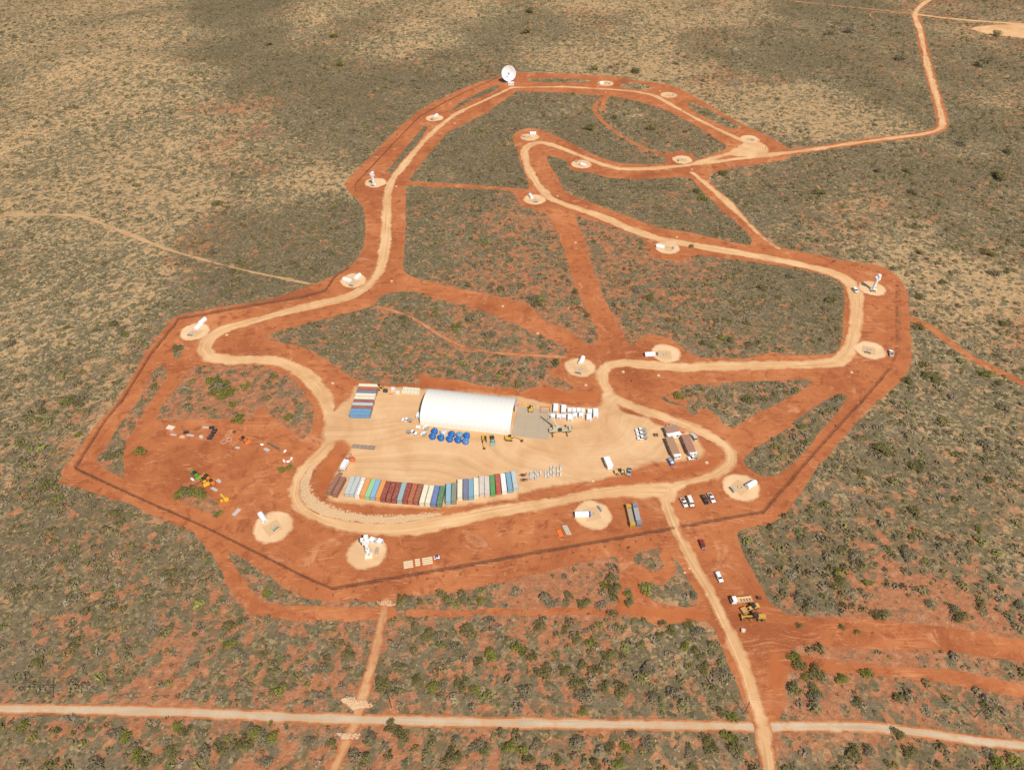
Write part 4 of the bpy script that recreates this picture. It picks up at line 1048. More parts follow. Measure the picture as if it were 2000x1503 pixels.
for a in [(533,1031,40,60,'square foundation with anchor ring on the pad nearest the left clearing'),(1156,1004,50,-12,'square foundation on the pad between the lower road and the flat racks'),
          (1445,952,40,-34,'diamond-set square foundation on the pad right of the car park'),(1135,722,40,-8,'square foundation on the pad right of the shelter'),(1299,693,40,2,'square foundation beside the upper road of the yard'),
          (1697,684,40,10,'square foundation on the right-hand pad with no housing'),(1304,485,40,8,'square foundation on the pad in the middle of the right block'),(1043,392,40,20,'square foundation on the pad at the top of the diagonal corridor'),
          (1134,322,40,14,'square foundation on the pad at the bend of the inner loop'),(1031,269,40,-4,'square foundation on the tip pad of the inner spur'),(1466,273,40,4,'square foundation on the pad at the far gate'),
          (1333,313,40,4,'square foundation on the pad where the inner loop meets the far road'),(1307,187,40,4,'square foundation on the upper right pad of the outer ring'),(1184,163,40,4,'square foundation on the top pad of the outer ring'),
          (847,232,40,-20,'square foundation on the upper left pad of the outer ring'),(690,551,40,-30,'square foundation between two white housings at the left bend'),(381,650,40,-34,'square foundation on the far left pad')]:
    foundation(*a)
for a in [(513,1010,40,60,'white housing at the upper edge of the pad by the left clearing'),(1136,1003,-52,2,'white housing with blue canvas end on the pad by the flat racks',6.2,2.6,True),(1467,945,60,-34,'white housing at the right edge of the pad beyond the car park'),
          (1136,703,26,-56,'white housing upright at the top of the pad right of the shelter'),(1269,691,-60,3,'white housing lying across the left edge of the pad on the upper road'),(1290,481,-60,-12,'white housing on the pad in the middle of the right block'),
          (1037,383,-30,-44,'white housing on the pad at the top of the diagonal corridor'),(1140,322,44,16,'white housing at the right of the inner loop pad'),(1041,260,50,0,'white housing at the far edge of the spur tip pad'),
          (851,226,30,-22,'small white housing on the upper left pad of the outer ring'),(678,546,-52,-14,'left one of two white housings at the left bend'),(698,540,40,-34,'right one of two white housings at the left bend'),
          (387,637,44,-38,'nearer of two white housings lined up on the far left pad'),(395,627,44,-38,'farther of two white housings lined up on the far left pad'),(1175,162,40,-4,'tiny white housing on the top pad of the outer ring',3.6,2.0)]:
    pod(*a)
for a in [(539,1034,40,-30,'grey cabinets beside the foundation on the pad by the left clearing'),(1172,995,30,44,'grey cabinets at the right of the pad by the flat racks'),(1430,958,34,40,'grey cabinets at the left of the pad beyond the car park'),
          (1130,730,50,12,'grey cabinets below the foundation on the pad right of the shelter'),(1285,693,10,50,'grey cabinets between housing and foundation on the upper road pad'),(1695,690,50,14,'grey cabinets on the right-hand pad with no housing'),
          (1315,486,14,-50,'grey cabinets on the pad in the middle of the right block'),(1047,396,50,0,'grey cabinets on the pad at the top of the diagonal corridor'),(1126,317,30,-40,'grey cabinets on the pad at the bend of the inner loop'),
          (1023,268,40,0,'grey cabinets on the tip pad of the inner spur'),(1470,275,30,-30,'grey cabinets on the pad at the far gate'),(1325,315,30,40,'grey cabinets on the pad where the inner loop meets the far road'),
          (1314,187,30,-30,'grey cabinets on the upper right pad of the outer ring'),(1190,165,30,-30,'grey cabinets on the top pad of the outer ring'),(844,235,40,10,'grey cabinets on the upper left pad of the outer ring'),
          (686,559,50,10,'grey cabinets beside the road at the left bend pad'),(372,656,50,6,'grey cabinets on the far left pad'),(737,1077,-10,50,'grey cabinets to the right of the near white pedestal'),(1705,570,50,6,'grey cabinets at the foot of the right white pedestal'),(728,364,50,6,'grey cabinets at the foot of the left white pedestal')]:
    cabinets(*a)
tower(720.5, 1086, 14.0, hd(720, 1086, 50, -6), 'white antenna pedestal with boxy head on the nearest round pad', .92)
tower(1705, 567, 11.6, hd(1705, 567, 50, -10), 'white antenna pedestal casting a shadow on the right-hand pad', .95)
tower(730, 362, 11.4, hd(730, 362, 50, 6), 'white antenna pedestal on the pad at the left corner of the ring', .95)
for px, py, lab in ((727,1055,'white cube cabinet close to the nearest pedestal'),(742,1058,'white cube cabinet to the right of the nearest pedestal')):
    x_, y_ = G(px, py, 1.2); t = thing('equipment_cube', lab, 'cabinet', (x_, y_, .14), hd(px, py, 20, -26), 'white cube cabinets near the pedestal')
    part('body', 'cubeb', lambda mb: [mb.box(0, 0, 1.2, 2.2, 2.2, 2.1)], M_white, t)
    part('skid', 'cubes', lambda mb: [mb.box(0, s_ * .8, .08, 2.3, .2, .16) for s_ in (-1, 1)], M_grey, t)
    part('hatch', 'cubeh', lambda mb: [mb.box(0, -1.13, 1.2, 1.2, .05, 1.4)], M_grey, t)

# ---- the big dish
x_, y_ = G(994, 160)
dish = thing('dish_antenna', 'big white dish antenna facing the camera at the top of the ring', 'dish antenna', (x_, y_, .14), 0)
def ped(mb):
    mb.cyl((0, 0, 0), (0, 0, 1.0), 3.2, 3.0, 20); mb.cyl((0, 0, 1), (0, 0, 6.2), 1.9, 1.5, 20); mb.box(0, .6, 7.2, 3.2, 3.2, 2.4)
part('pedestal', None, ped, M_white, dish)
DR = 7.6; dz = 9.0
def bowl(mb):
    n, m_ = 48, 12; v = []; f = []
    for side_, off in ((0, 0), (1, -.28)):
        for j in range(m_ + 1):
            r = DR * j / m_; z_ = r * r / (4 * 6.0) + off
            for i in range(n): v.append((r * cos(2 * pi * i / n), r * sin(2 * pi * i / n), z_))
    q = (m_ + 1) * n
    for j in range(m_):
        for i in range(n):
            a, b, c, d = j * n + i, j * n + (i + 1) % n, (j + 1) * n + (i + 1) % n, (j + 1) * n + i
            f.append((a, b, c, d)); f.append((q + d, q + c, q + b, q + a))
    for i in range(n): f.append((m_ * n + i, m_ * n + (i + 1) % n, q + m_ * n + (i + 1) % n, q + m_ * n + i))
    mb.add(v, f)
head = part('reflector', None, bowl, paint('dish_white', (.78, .76, .75), .4, 0, .03), dish, (0, -1.6, dz), None, True)
axv = Vector((-.10, -1, .30)).normalized()
head.rotation_euler = axv.to_track_quat('Z', 'Y').to_euler()
def feed(mb):
    mb.cyl((0, 0, 0), (0, 0, 1.6), .75, .35, 12)
    for k in range(4):
        a = pi / 4 + k * pi / 2
        mb.cyl((4.4 * cos(a), 4.4 * sin(a), .8), (.35 * cos(a), .35 * sin(a), 4.9), .09, None, 6)
part('feed_support', None, feed, M_grey, head)
part('subreflector', None, lambda mb: mb.lathe([(0.01, 5.1), (.85, 5.0), (.95, 4.85), (.5, 4.7), (.01, 4.62)], 16), paint('subreflector_grey', (.25, .26, .27), .5), head)
part('back_truss', None, lambda mb: [mb.cyl((5.2 * cos(k * pi / 6), 5.2 * sin(k * pi / 6), .8), (1.2 * cos(k * pi / 6), 1.2 * sin(k * pi / 6), -2.0), .12, None, 5) for k in range(12)] + [mb.cyl((0, 0, -.3), (0, 0, -2.6), 1.4, 1.2, 14)], M_grey, head)
x_, y_ = G(998, 163.5, 1.5)
t = thing('control_hut', 'small cream hut with two windows just below the big dish', 'hut', (x_, y_, .1), hd(998, 163, 40, 2))
part('wall', None, lambda mb: mb.box(0, 0, 1.4, 6.0, 3.0, 2.8), paint('hut_cream', (.76, .72, .62), .6, 0, .1), t)
part('roof', None, lambda mb: mb.box(0, 0, 2.88, 6.3, 3.3, .15), M_white, t)
for s_ in (-1.6, 1.5): part('window', 'hutw', lambda mb: mb.box(0, 0, 1.7, .9, .06, .8), glassdark(), t, (s_, -1.52, 0))

# ---- vehicles
def wheels(t, xs_, w_, r, key):
    for i, x1 in enumerate(xs_):
        for s_ in (-1, 1):
            wv = part('wheel', ('wheel', r, key), lambda mb: mb.cyl((0, -.14, 0), (0, .14, 0), r, None, 14), tyre(), t, (x1, s_ * w_, r))
            part('rim', ('rim', r, key), lambda mb: mb.cyl((0, -.16, 0), (0, .16, 0), r * .5, None, 10), paint('rim_grey', (.45, .45, .44), .4, .3), wv)
def car(px, py, dx, dy, kind, colour, cname, label, L=5.1, Wd=1.86, group='parked cars and utes'):
    z_ = .9; x_, y_ = G(px, py, z_); rz = hd(px, py, dx, dy, z_)
    t = thing({'ute': 'pickup_truck', 'tray': 'flatbed_ute', 'wagon': 'estate_car', 'suv': 'off_road_wagon', 'van': 'van'}[kind], label, {'ute': 'pickup', 'tray': 'pickup', 'wagon': 'car', 'suv': 'car', 'van': 'van'}[kind], (x_, y_, .12), rz, group)
    m = paint('car_paint_' + cname, colour, .32, 0, .12, .5); hw = Wd / 2; h = L / 2
    if kind in ('ute', 'tray'):
        body = [(-h if kind == 'ute' else -.25, .45), (h, .45), (h, .95), (h - .25, 1.05), (h - 1.35, 1.15), (-.35, 1.15), (-.35, .95), (-h if kind == 'ute' else -.25, .95)]
        cab = [(-.35, 1.15), (h - 1.3, 1.15), (h - 1.95, 1.78), (h - 2.2, 1.84), (-.10, 1.84), (-.30, 1.72)]
    elif kind == 'van':
        body = [(-h, .4), (h, .4), (h, 1.0), (h - .7, 1.25), (-h, 1.25)]; cab = [(-h, 1.25), (h - .7, 1.25), (h - 1.3, 1.95), (-h + .1, 2.0)]
    else:
        body = [(-h, .42), (h, .42), (h, .85), (h - .2, .98), (h - 1.35, 1.08), (-h + .05, 1.08)]
        zt = 1.50 if kind == 'wagon' else 1.85
        cab = [(-h + .15, 1.08), (h - 1.25, 1.08), (h - 2.0, zt - .05), (h - 2.3, zt), (-h + .6, zt), (-h + .35, zt - .1)]
    part('body', ('cb', kind, L, Wd), lambda mb: mb.prism(body, -hw, hw), m, t)
    part('cabin', ('cc', kind, L, Wd), lambda mb: mb.prism(cab, -hw * .90, hw * .90), glassdark(), t)
    zt = max(z for x, z in cab); xs2 = [x for x, z in cab if z > zt - .13]
    part('roof', ('cr', kind, L, Wd), lambda mb: [mb.box((min(xs2) + max(xs2)) / 2, 0, zt + .02, max(xs2) - min(xs2) + .1, hw * 1.82, .07)], m, t)
    part('bonnet', ('cbn', kind, L, Wd), lambda mb: mb.box(h - .68, 0, body[3][1] + .08, 1.1, hw * 1.7, .07), m, t)
    if kind == 'ute':
        part('cargo_bed', ('cbed', L, Wd), lambda mb: [mb.box(-h + (h - .4) / 2, s_ * (hw - .06), 1.08, h - .45, .1, .26) for s_ in (-1, 1)] + [mb.box(-h + .05, 0, 1.08, .1, Wd - .1, .26)], m, t)
        part('bed_liner', ('cbl', L, Wd), lambda mb: mb.box(-h + (h - .4) / 2, 0, .98, h - .6, Wd - .25, .04), paint('bed_liner', (.06, .06, .06), .8), t)
    if kind == 'tray':
        part('tray', ('ctray', L, Wd), lambda mb: [mb.box(-h / 2 - .25, 0, .98, h - .35, Wd + .1, .1), mb.box(-.42, 0, 1.4, .06, Wd, .75)] + [mb.box(-h / 2 - .25, s_ * (hw + .03), 1.12, h - .35, .05, .26) for s_ in (-1, 1)], paint('alloy_tray', (.40, .38, .34), .5, .3), t)
    for s_ in (-1, 1):
        part('headlight', ('chl', L, s_), lambda mb, s_=s_: mb.box(h - .02, s_ * (hw - .3), .8, .08, .38, .18), paint('lamp_glass', (.7, .7, .68), .2), t)
        part('tail_light', ('ctl', L, s_, kind), lambda mb, s_=s_: mb.box(-h - .01 if kind != 'tray' else -h + .2, s_ * (hw - .2), .85, .06, .2, .22), paint('tail_red', (.4, .02, .02), .3), t)
        part('mirror', ('cmi', L, s_), lambda mb, s_=s_: mb.box(h - 1.75, s_ * (hw + .1), 1.22, .14, .2, .16), m, t)
    part('bumper', ('cbu', L, kind), lambda mb: [mb.box(h + .04, 0, .52, .12, Wd * .96, .22)], paint('bumper_black', (.05, .05, .05), .6), t)
    wheels(t, (h - .95, -h + 1.0), hw - .12, .38, 'car')
    return t
WH, SI, BK, RD, GR = (.80, .79, .77), (.52, .50, .45), (.018, .018, .02), (.22, .03, .025), (.34, .34, .33)
car(1336, 981, 9, 17, 'ute', WH, 'white', 'white pickup at the left end of the row inside the gate')
car(1348.5, 979, 7, 17, 'van', (.74, .72, .64), 'cream', 'creamy white van next to the leftmost pickup inside the gate', 5.6, 2.0)
car(1377, 975, 10, 18, 'ute', BK, 'black', 'black pickup parked inside the gate', 5.4)
car(1389.5, 972, 10, 18, 'ute', WH, 'white', 'white pickup parked directly right of the black one', 5.4)
car(1371.5, 1062, 7, 17, 'wagon', RD, 'red', 'dark red car parked just outside the gate', 4.6)
car(1404.5, 1126, 9, 18, 'wagon', WH, 'white', 'lone white car outside the gate below the red one', 4.9)
car(1251, 839.5, -17, 1, 'tray', WH, 'white', 'farthest of three white tray utes parked side by side', 5.4)
car(1253, 846.5, -17, 1, 'tray', WH, 'white', 'middle of three white tray utes parked side by side', 5.4)
car(1254.5, 854.5, -17, 1, 'tray', WH, 'white', 'nearest of three white tray utes parked side by side', 5.4)
car(1355, 852.5, -10, -15, 'suv', SI, 'silver', 'silver wagon parked to the right of the brown cabins', 5.2)
car(1353.5, 893, -17, 4, 'tray', WH, 'white', 'white tray ute below the right brown cabin', 5.4)
car(795, 820, -17, -2, 'tray', WH, 'white', 'white tray ute facing left near the shelter left end', 5.6)
car(804.5, 844, 17, 4, 'tray', WH, 'white', 'white tray ute facing right below the shelter left end', 5.6)
car(1670.5, 566.5, 9, 12, 'suv', WH, 'white', 'white wagon on the road beside the right pedestal', 5.2, 2.0)
car(1740.5, 689, -3, -13, 'ute', WH, 'white', 'white pickup by the open trench at the right side', 5.3, 2.0)
car(1229, 921, -2, 12, 'ute', GR, 'grey', 'dark grey pickup at the lower edge of the yard', 4.8)
car(745, 766, 10, 6, 'ute', WH, 'white', 'white pickup in the stores beside the upper left containers', 4.6) if False else None

def truck(px, py, dx, dy, label, L, boxc=None, trayc=None, hgt=2.9, cab=(.80, .79, .77)):
    x_, y_ = G(px, py, 1.2); rz = hd(px, py, dx, dy, 1.2); h = L / 2
    t = thing('truck', label, 'truck', (x_, y_, .12), rz, 'trucks')
    mc = paint('truck_cab', cab, .4, 0, .1)
    part('cab', ('tcab', L), lambda mb: mb.prism([(h - 2.0, .6), (h, .6), (h, 1.6), (h - .35, 2.6), (h - 2.0, 2.65)], -1.18, 1.18), mc, t)
    part('windscreen', ('tws', L), lambda mb: mb.prism([(h + .02, 1.65), (h + .05, 1.65), (h - .28, 2.5), (h - .33, 2.5)], -1.0, 1.0), glassdark(), t)
    part('chassis', ('tch', L), lambda mb: mb.box(-.2, 0, .75, L - .6, .9, .35), paint('chassis_black', (.04, .04, .04), .6), t)
    if boxc:
        part('cargo_box', ('tbox', L, hgt), lambda mb: [mb.box(-1.1, 0, 1.0 + (hgt - 1.0) / 2, L - 2.4, 2.4, hgt - 1.0)], paint('truck_box', boxc, .45, 0, .08), t)
        part('box_rib', ('tbr', L, hgt), lambda mb: [mb.box(-h + .5 + k * (L - 2.8) / 4, 0, hgt + .015, .1, 2.42, .05) for k in range(5)], M_grey, t)
    if trayc:
        part('tray', ('ttr', L), lambda mb: [mb.box(-1.1, 0, 1.1, L - 2.4, 2.4, .16)] + [mb.box(-1.1, s_ * 1.18, 1.4, L - 2.4, .07, .45) for s_ in (-1, 1)] + [mb.box(-h + .12, 0, 1.4, .08, 2.4, .45)], paint('truck_tray', trayc, .6, 0, .3), t)
        part('load_rail', ('tlr', L), lambda mb: [mb.box(-h + 1.2 + k * 1.2, .2, 1.32, .5, .9, .3) for k in range(4)], paint('load_brown', (.25, .16, .08), .7), t)
    wheels(t, (h - 1.1, -h + 1.2, -h + 2.4), 1.0, .5, 'truck')
truck(1449, 1171, -40, 4, 'white truck with sandy tray parked across the red ground', 9.0, None, (.66, .42, .22))
truck(673.5, 908.5, 9, -17, 'white box truck at the left edge of the yard', 6.0, WH, None)
def cabin(px, py, dx, dy, L, Wd, roofc, label, wallc, hgt=2.7, name='site_cabin', group='brown portable site cabins', zc=1.8):
    x_, y_ = G(px, py, zc); rz = hd(px, py, dx, dy, zc)
    t = thing(name, label, 'cabin', (x_, y_, .12), rz, group)
    mw = paint('cabin_wall_' + str(wallc), wallc, .7, 0, .2); mr = paint('cabin_roof_' + str(roofc), roofc, .7, 0, .3)
    part('wall', None, lambda mb: mb.box(0, 0, hgt / 2 + .3, L, Wd, hgt - .2), mw, t)
    part('roof', None, lambda mb: [mb.box(0, 0, hgt + .32, L + .5, Wd + .5, .16)] + [mb.box(-L / 2 + .6 + k * 1.2, 0, hgt + .41, .08, Wd + .5, .04) for k in range(int(L / 1.2))], mr, t)
    n = max(2, int(L / 3))
    for k in range(n):
        for s_ in (-1, 1):
            part('window', ('cabwin', n), lambda mb: mb.box(0, 0, 0, 1.1, .06, .8), glassdark(), t, (-L / 2 + L / n * (k + .5), s_ * (Wd / 2 + .02), 1.9))
    part('door', None, lambda mb: mb.box(L / 2 - 1.0, Wd / 2 + .03, 1.35, .9, .06, 2.0), paint('door_pale', (.55, .52, .48), .5), t)
    part('step', None, lambda mb: [mb.box(L / 2 - 1.0, Wd / 2 + .5 + .3 * k, .26 - .1 * k, 1.1, .3, .14) for k in range(2)], M_grey, t)
    part('stump', None, lambda mb: [mb.box(-L / 2 + .5 + k * (L - 1) / 3, s_ * (Wd / 2 - .3), .15, .3, .3, .3) for k in range(4) for s_ in (-1, 1)], M_grey, t)
    return t
cabin(1313, 873, 14, 34, 11.0, 3.5, (.36, .21, .12), 'long brown-roofed cabin at the left of the pair', (.46, .36, .30))
cabin(1344, 869, 14, 34, 11.5, 3.5, (.34, .17, .12), 'long reddish-brown cabin at the right of the pair', (.44, .34, .30))
cabin(1312, 841, 30, -6, 6.6, 4.2, (.36, .20, .14), 'short brown cabin across the head of the pair', (.42, .32, .28))
cabin(1315.5, 849.5, 30, -5, 6.8, 2.2, (.80, .78, .76), 'white-topped annex against the short brown cabin', (.78, .76, .72), 2.5, 'annex', 'white annexes of the site cabins')
cabin(1322, 890.5, 16, -4, 3.2, 1.8, (.80, .78, .76), 'small white annex at the foot of the left cabin', (.78, .76, .72), 2.4, 'annex', 'white annexes of the site cabins')
cabin(1353, 886, 16, -3, 3.2, 1.6, (.78, .76, .72), 'small white annex at the foot of the right cabin', (.78, .76, .72), 2.4, 'annex', 'white annexes of the site cabins')
cabin(1312, 833, 20, -4, 4.4, 1.8, (.50, .42, .32), 'low khaki store behind the short brown cabin', (.44, .38, .30), 1.6, 'store_shed', 'small stores')
t = cabin(1188, 904, 8, 18, 6.0, 2.5, (.82, .81, .79), 'lone white portable cabin standing in the open yard', (.80, .79, .77), 2.6, 'portable_cabin', 'white portable cabins')
x_, y_ = G(1333, 842.5, .6); t = thing('storage_tank', 'orange drum-shaped tank beside the site cabins', 'tank', (x_, y_, .12), hd(1333, 842, 14, 5))
part('drum', None, lambda mb: [mb.cyl((-1.3, 0, .9), (1.3, 0, .9), .75, None, 14)], paint('tank_orange', (.62, .20, .08), .5), t)
part('cradle', None, lambda mb: [mb.box(s_, 0, .2, .25, 1.3, .4) for s_ in (-.8, .8)], M_grey, t)
x_, y_ = G(1281, 849, .5); t = thing('picnic_table', 'dark picnic table on its own left of the cabins', 'table', (x_, y_, .12), hd(1281, 849, 10, 0))
part('table_top', None, lambda mb: mb.box(0, 0, .75, 2.2, .9, .08), paint('dark_timber', (.10, .07, .05), .8), t)
for s_ in (-1, 1):
    part('bench', ('bn', s_), lambda mb, s_=s_: mb.box(0, s_ * .95, .45, 2.2, .35, .07), paint('dark_timber', (.10, .07, .05), .8), t)
    part('leg', ('lg', s_), lambda mb, s_=s_: mb.box(s_ * .8, 0, .37, .1, 1.7, .7), paint('dark_timber', (.10, .07, .05), .8), t)
for px, py, col_, lab in ((1309, 898.5, (.10, .15, .36), 'blue skip bin nearer the left cabin'), (1312.5, 904, (.08, .10, .32), 'dark blue skip bin with a pale load')):
    x_, y_ = G(px, py, .8); t = thing('skip_bin', lab, 'bin', (x_, y_, .12), hd(px, py, 10, -3), 'blue skip bins')
    mm = paint('skip_' + str(col_), col_, .5)
    part('hopper', ('skip', str(col_)), lambda mb: [mb.box(0, s_ * .95, .75, 2.6, .1, 1.3) for s_ in (-1, 1)] + [mb.box(s_ * 1.25, 0, .75, .1, 1.9, 1.3) for s_ in (-1, 1)] + [mb.box(0, 0, .15, 2.5, 1.9, .1)], mm, t)
    part('load', ('skipl', str(col_)), lambda mb: [mb.box(.1, 0, 1.0, 1.8, 1.4, .5, .2), mb.box(-.3, .2, 1.3, .9, .7, .3, .6)], paint('rubbish_' + str(py), (.30, .34, .42) if py < 900 else (.62, .62, .58), .8), t)

# ---- blue tanks
def tank(px, py, r, h_, col_, cn, label):
    x_, y_ = G(px, py, h_ * .8)
    t = thing('water_tank', label, 'tank', (x_, y_, .11), 0, 'round tanks lined up below the shelter')
    m = paint('tank_' + cn, col_, .4, 0, .05)
    part('wall', ('twall', r, h_), lambda mb: [mb.lathe([(r, 0), (r, h_ * .8)], 26)] + [mb.lathe([(r, z_), (r + .04, z_ + .05), (r, z_ + .1)], 26) for z_ in [h_ * .8 * k / 5 for k in range(1, 5)]], m, t)
    part('lid', ('tlid', r, h_), lambda mb: [mb.lathe([(r + .05, h_ * .8), (r * .9, h_ * .88), (r * .5, h_ * .97), (.02, h_)], 26)] + [mb.box(r * .5 * cos(k * .785), r * .5 * sin(k * .785), h_ * .95, r * .9, .06, .05, k * .785) for k in range(8)], m, t)
    part('hatch', ('thatch', r, h_), lambda mb: mb.cyl((r * .35, 0, h_ * .95), (r * .35, 0, h_ * 1.03), .28, None, 10), M_grey, t)
BL, LB, WB = (.012, .130, .40), (.15, .29, .42), (.50, .55, .58)
TK = [(737,1070,BL,'blue','blue tank at the left of the back row'),(925,1095,WB,'pale','whitish tank second in the back row'),(1098,1130,BL,'blue','blue tank third in the back row'),(1262,1150,LB,'faded','faded blue tank fourth in the back row'),(1412,1160,BL,'blue','blue tank at the right end of the back row'),
      (695,1175,BL,'blue','blue tank at the left of the front row'),(872,1205,BL,'blue','blue tank second in the front row'),(1055,1230,BL,'blue','blue tank third in the front row'),(1232,1250,BL,'blue','blue tank fourth in the front row'),(1390,1280,(.07, .20, .45),'dusty','dusty blue tank at the right end of the front row')]
for a, b, c, d, e in TK: tank(780 + a / 10.74, 740 + b / 10.74, 1.62, 2.5, c, d, e)
# two half shells left of the tanks
for k, (a, b, lab) in enumerate(((560,1030,'upper white curved shell lying beside the blue tanks'),(520,1160,'lower white curved shell lying beside the blue tanks'))):
    x_, y_ = G(780 + a / 10.74, 740 + b / 10.74, .6)
    t = thing('curved_shell', lab, 'shell', (x_, y_, .11), hd(830, 840, 10, 7), 'curved white shells by the tanks')
    def sh(mb):
        n = 14; v = []
        for rr_, zz in ((1.9, .1), (1.9, .9), (1.1, 1.2), (1.1, .1)):
            for i in range(n + 1):
                a_ = .5 * pi + pi * i / n; v.append((rr_ * cos(a_), rr_ * sin(a_), zz))
        m_ = n + 1; f = []
        for j in range(3): f += [(j * m_ + i, j * m_ + i + 1, (j + 1) * m_ + i + 1, (j + 1) * m_ + i) for i in range(n)]
        mb.add(v, f)
    part('rim', 'shellrim', sh, M_white, t)
    part('lining', 'shelllin', lambda mb: mb.lathe([(1.5, .55), (.9, .35), (.02, .3)], 16), paint('lining_grey', (.30, .30, .24), .7), t)
# ---- white cabinets / modules row
def wbox(x_, y_, rz, sx, sy, sz, label, group, name='white_module'):
    t = thing(name, label, 'module', (x_, y_, .12), rz, group)
    part('body', ('wb', sx, sy, sz), lambda mb: [mb.box(0, 0, sz / 2 + .18, sx, sy, sz - .1)], M_white, t)
    part('lid', ('wl', sx, sy, sz), lambda mb: [mb.box(0, 0, sz + .16, sx + .08, sy + .08, .08)] + [mb.box(0, -sy / 4 + k * sy / 2, sz + .22, sx * .9, .07, .04) for k in range(2)], M_white, t)
    part('skid', ('ws', sx, sy), lambda mb: [mb.box(s_ * sx * .35, 0, .09, .15, sy + .1, .18) for s_ in (-1, 1)], paint('skid_timber', (.25, .17, .10), .8), t)
    part('hatch', ('wh', sx, sy), lambda mb: [mb.box(0, -sy / 2 - .03, sz * .5 + .1, sx * .6, .05, sz * .6)], M_grey, t)
MODS = [(950,400,2.4,5.4,'tall white module at the left of the back row with the crane in front'),(1122,425,2.4,5.4,'tall white module second in the back row'),(1250,455,2.0,2.6,'short white module third in the back row'),(1350,455,2.0,2.6,'short white module fourth in the back row'),
 (1448,455,2.0,2.6,'short white module fifth in the back row'),(1540,465,1.7,2.6,'narrow white module sixth in the back row'),(1688,480,2.3,2.7,'white module seventh in the back row'),(1815,470,2.4,2.8,'white module at the right end of the back row'),
 (888,580,2.2,2.2,'white module at the left end of the front row'),(1018,585,2.2,2.2,'white module second in the front row'),(1120,585,2.2,2.2,'white module third in the front row'),(1262,605,2.5,3.8,'longer white module fourth in the front row'),
 (1370,560,2.1,2.3,'white module fifth in the front row'),(1500,555,2.3,2.3,'white module sixth in the front row'),(1672,600,2.5,3.8,'longer white module standing forward near the right end'),(1818,560,2.4,2.5,'white module in front of the right end one')]
for a, b, sx, sy, lab in MODS:
    px, py = 1000 + a / 11.11, 760 + b / 11.11; x_, y_ = G(px, py, 1.6)
    wbox(x_, y_, hd(px, py, 30, 2, 1.6), sx, sy, 1.9, lab, 'white modules in two rows behind the crane')
for a, b, lab in ((405, 770, 'cream generator box against the left end of the shelter'), (395, 1000, 'small cream box pair at the shelter corner')):
    px, py = 780 + a / 10.74, 740 + b / 10.74; x_, y_ = G(px, py, 1)
    wbox(x_, y_, hd(px, py, 30, 4), 2.2 if b < 900 else 2.4, 3.0 if b < 900 else 1.6, 1.8 if b < 900 else .8, lab, 'boxes near the shelter left end', 'generator_box')
for i, (a, b, L_, lab) in enumerate(((250, 215, 9.5, 'cream sheeted stack behind the other at the shelter corner'), (235, 275, 10.0, 'cream sheeted stack lying nearer at the shelter corner'))):
    px, py = 780 + a / 10.74, 740 + b / 10.74; x_, y_ = G(px, py, .6)
    t = thing('sheeted_stack', lab, 'stack', (x_, y_, .12), hd(px, py, 40, 3), 'cream sheeted stacks')
    part('sheet', ('shs', L_), lambda mb: [mb.box(0, 0, .5, L_, 1.9, 1.0, 0, .97)], paint('cream_sheet', (.70, .66, .48), .6, 0, .12), t)
    part('strap', ('sht', L_), lambda mb: [mb.box(-L_ / 2 + 1.2 + k * (L_ - 2.4) / 4, 0, .515, .12, 1.94, 1.02) for k in range(5)], paint('strap_olive', (.42, .42, .28), .7), t)

# ---- mobile crane
x_, y_ = G(1094, 839, 1.2); rz = hd(1094, 839, 40, -2)
cr = thing('mobile_crane', 'mobile crane on outriggers with raised cream boom by the white modules', 'crane', (x_, y_, .12), rz)
M_cr = paint('crane_cream', (.50, .44, .31), .5, 0, .1); M_ck = paint('crane_dark', (.07, .06, .05), .6)
part('chassis', None, lambda mb: [mb.box(0, 0, 1.25, 11.5, 2.5, .5), mb.box(-3.6, 0, 1.75, 3.4, 2.3, .5), mb.box(1.8, 0, 1.7, 3.2, 2.2, .4)], M_cr, cr)
part('cab', None, lambda mb: mb.prism([(4.3, 1.0), (6.0, 1.0), (6.0, 1.9), (5.6, 2.7), (4.3, 2.7)], -1.25, 1.25), M_cr, cr)
part('windscreen', None, lambda mb: mb.box(5.95, 0, 2.1, .12, 2.2, .6), glassdark(), cr)
part('turntable', None, lambda mb: [mb.cyl((-1, 0, 1.5), (-1, 0, 2.1), 1.2, None, 16), mb.box(-1.6, .2, 2.6, 3.6, 2.3, 1.1), mb.box(-3.2, .2, 2.5, 1.0, 2.5, 1.2)], M_cr, cr)
part('operator_cab', None, lambda mb: mb.box(-.2, -1.5, 2.7, 1.8, .9, 1.6), glassdark(), cr)
bm = Vector((-.62, .46, 1.0)).normalized()
def boom(mb):
    p = Vector((-1.2, 0, 2.8)); 
    for k, (a, b, r) in enumerate(((0, 5.5, .5), (5.0, 8.2, .4), (8, 10.0, .3))): mb.cyl(p + bm * a, p + bm * b, r, r * .95, 6)
part('boom', None, boom, M_cr, cr)
part('luffing_ram', None, lambda mb: mb.cyl((-1.6, .3, 2.2), Vector((-1.2, 0, 2.8)) + bm * 4.0, .16, None, 8), M_ck, cr)
part('hook', None, lambda mb: [mb.cyl(Vector((-1.2, 0, 2.8)) + bm * 10, Vector((-1.2, 0, 2.8)) + bm * 10 - Vector((0, 0, 5)), .04, None, 5), mb.box(*(Vector((-1.2, 0, 2.8)) + bm * 10 - Vector((0, 0, 5.3))), .35, .35, .6)], M_ck, cr)
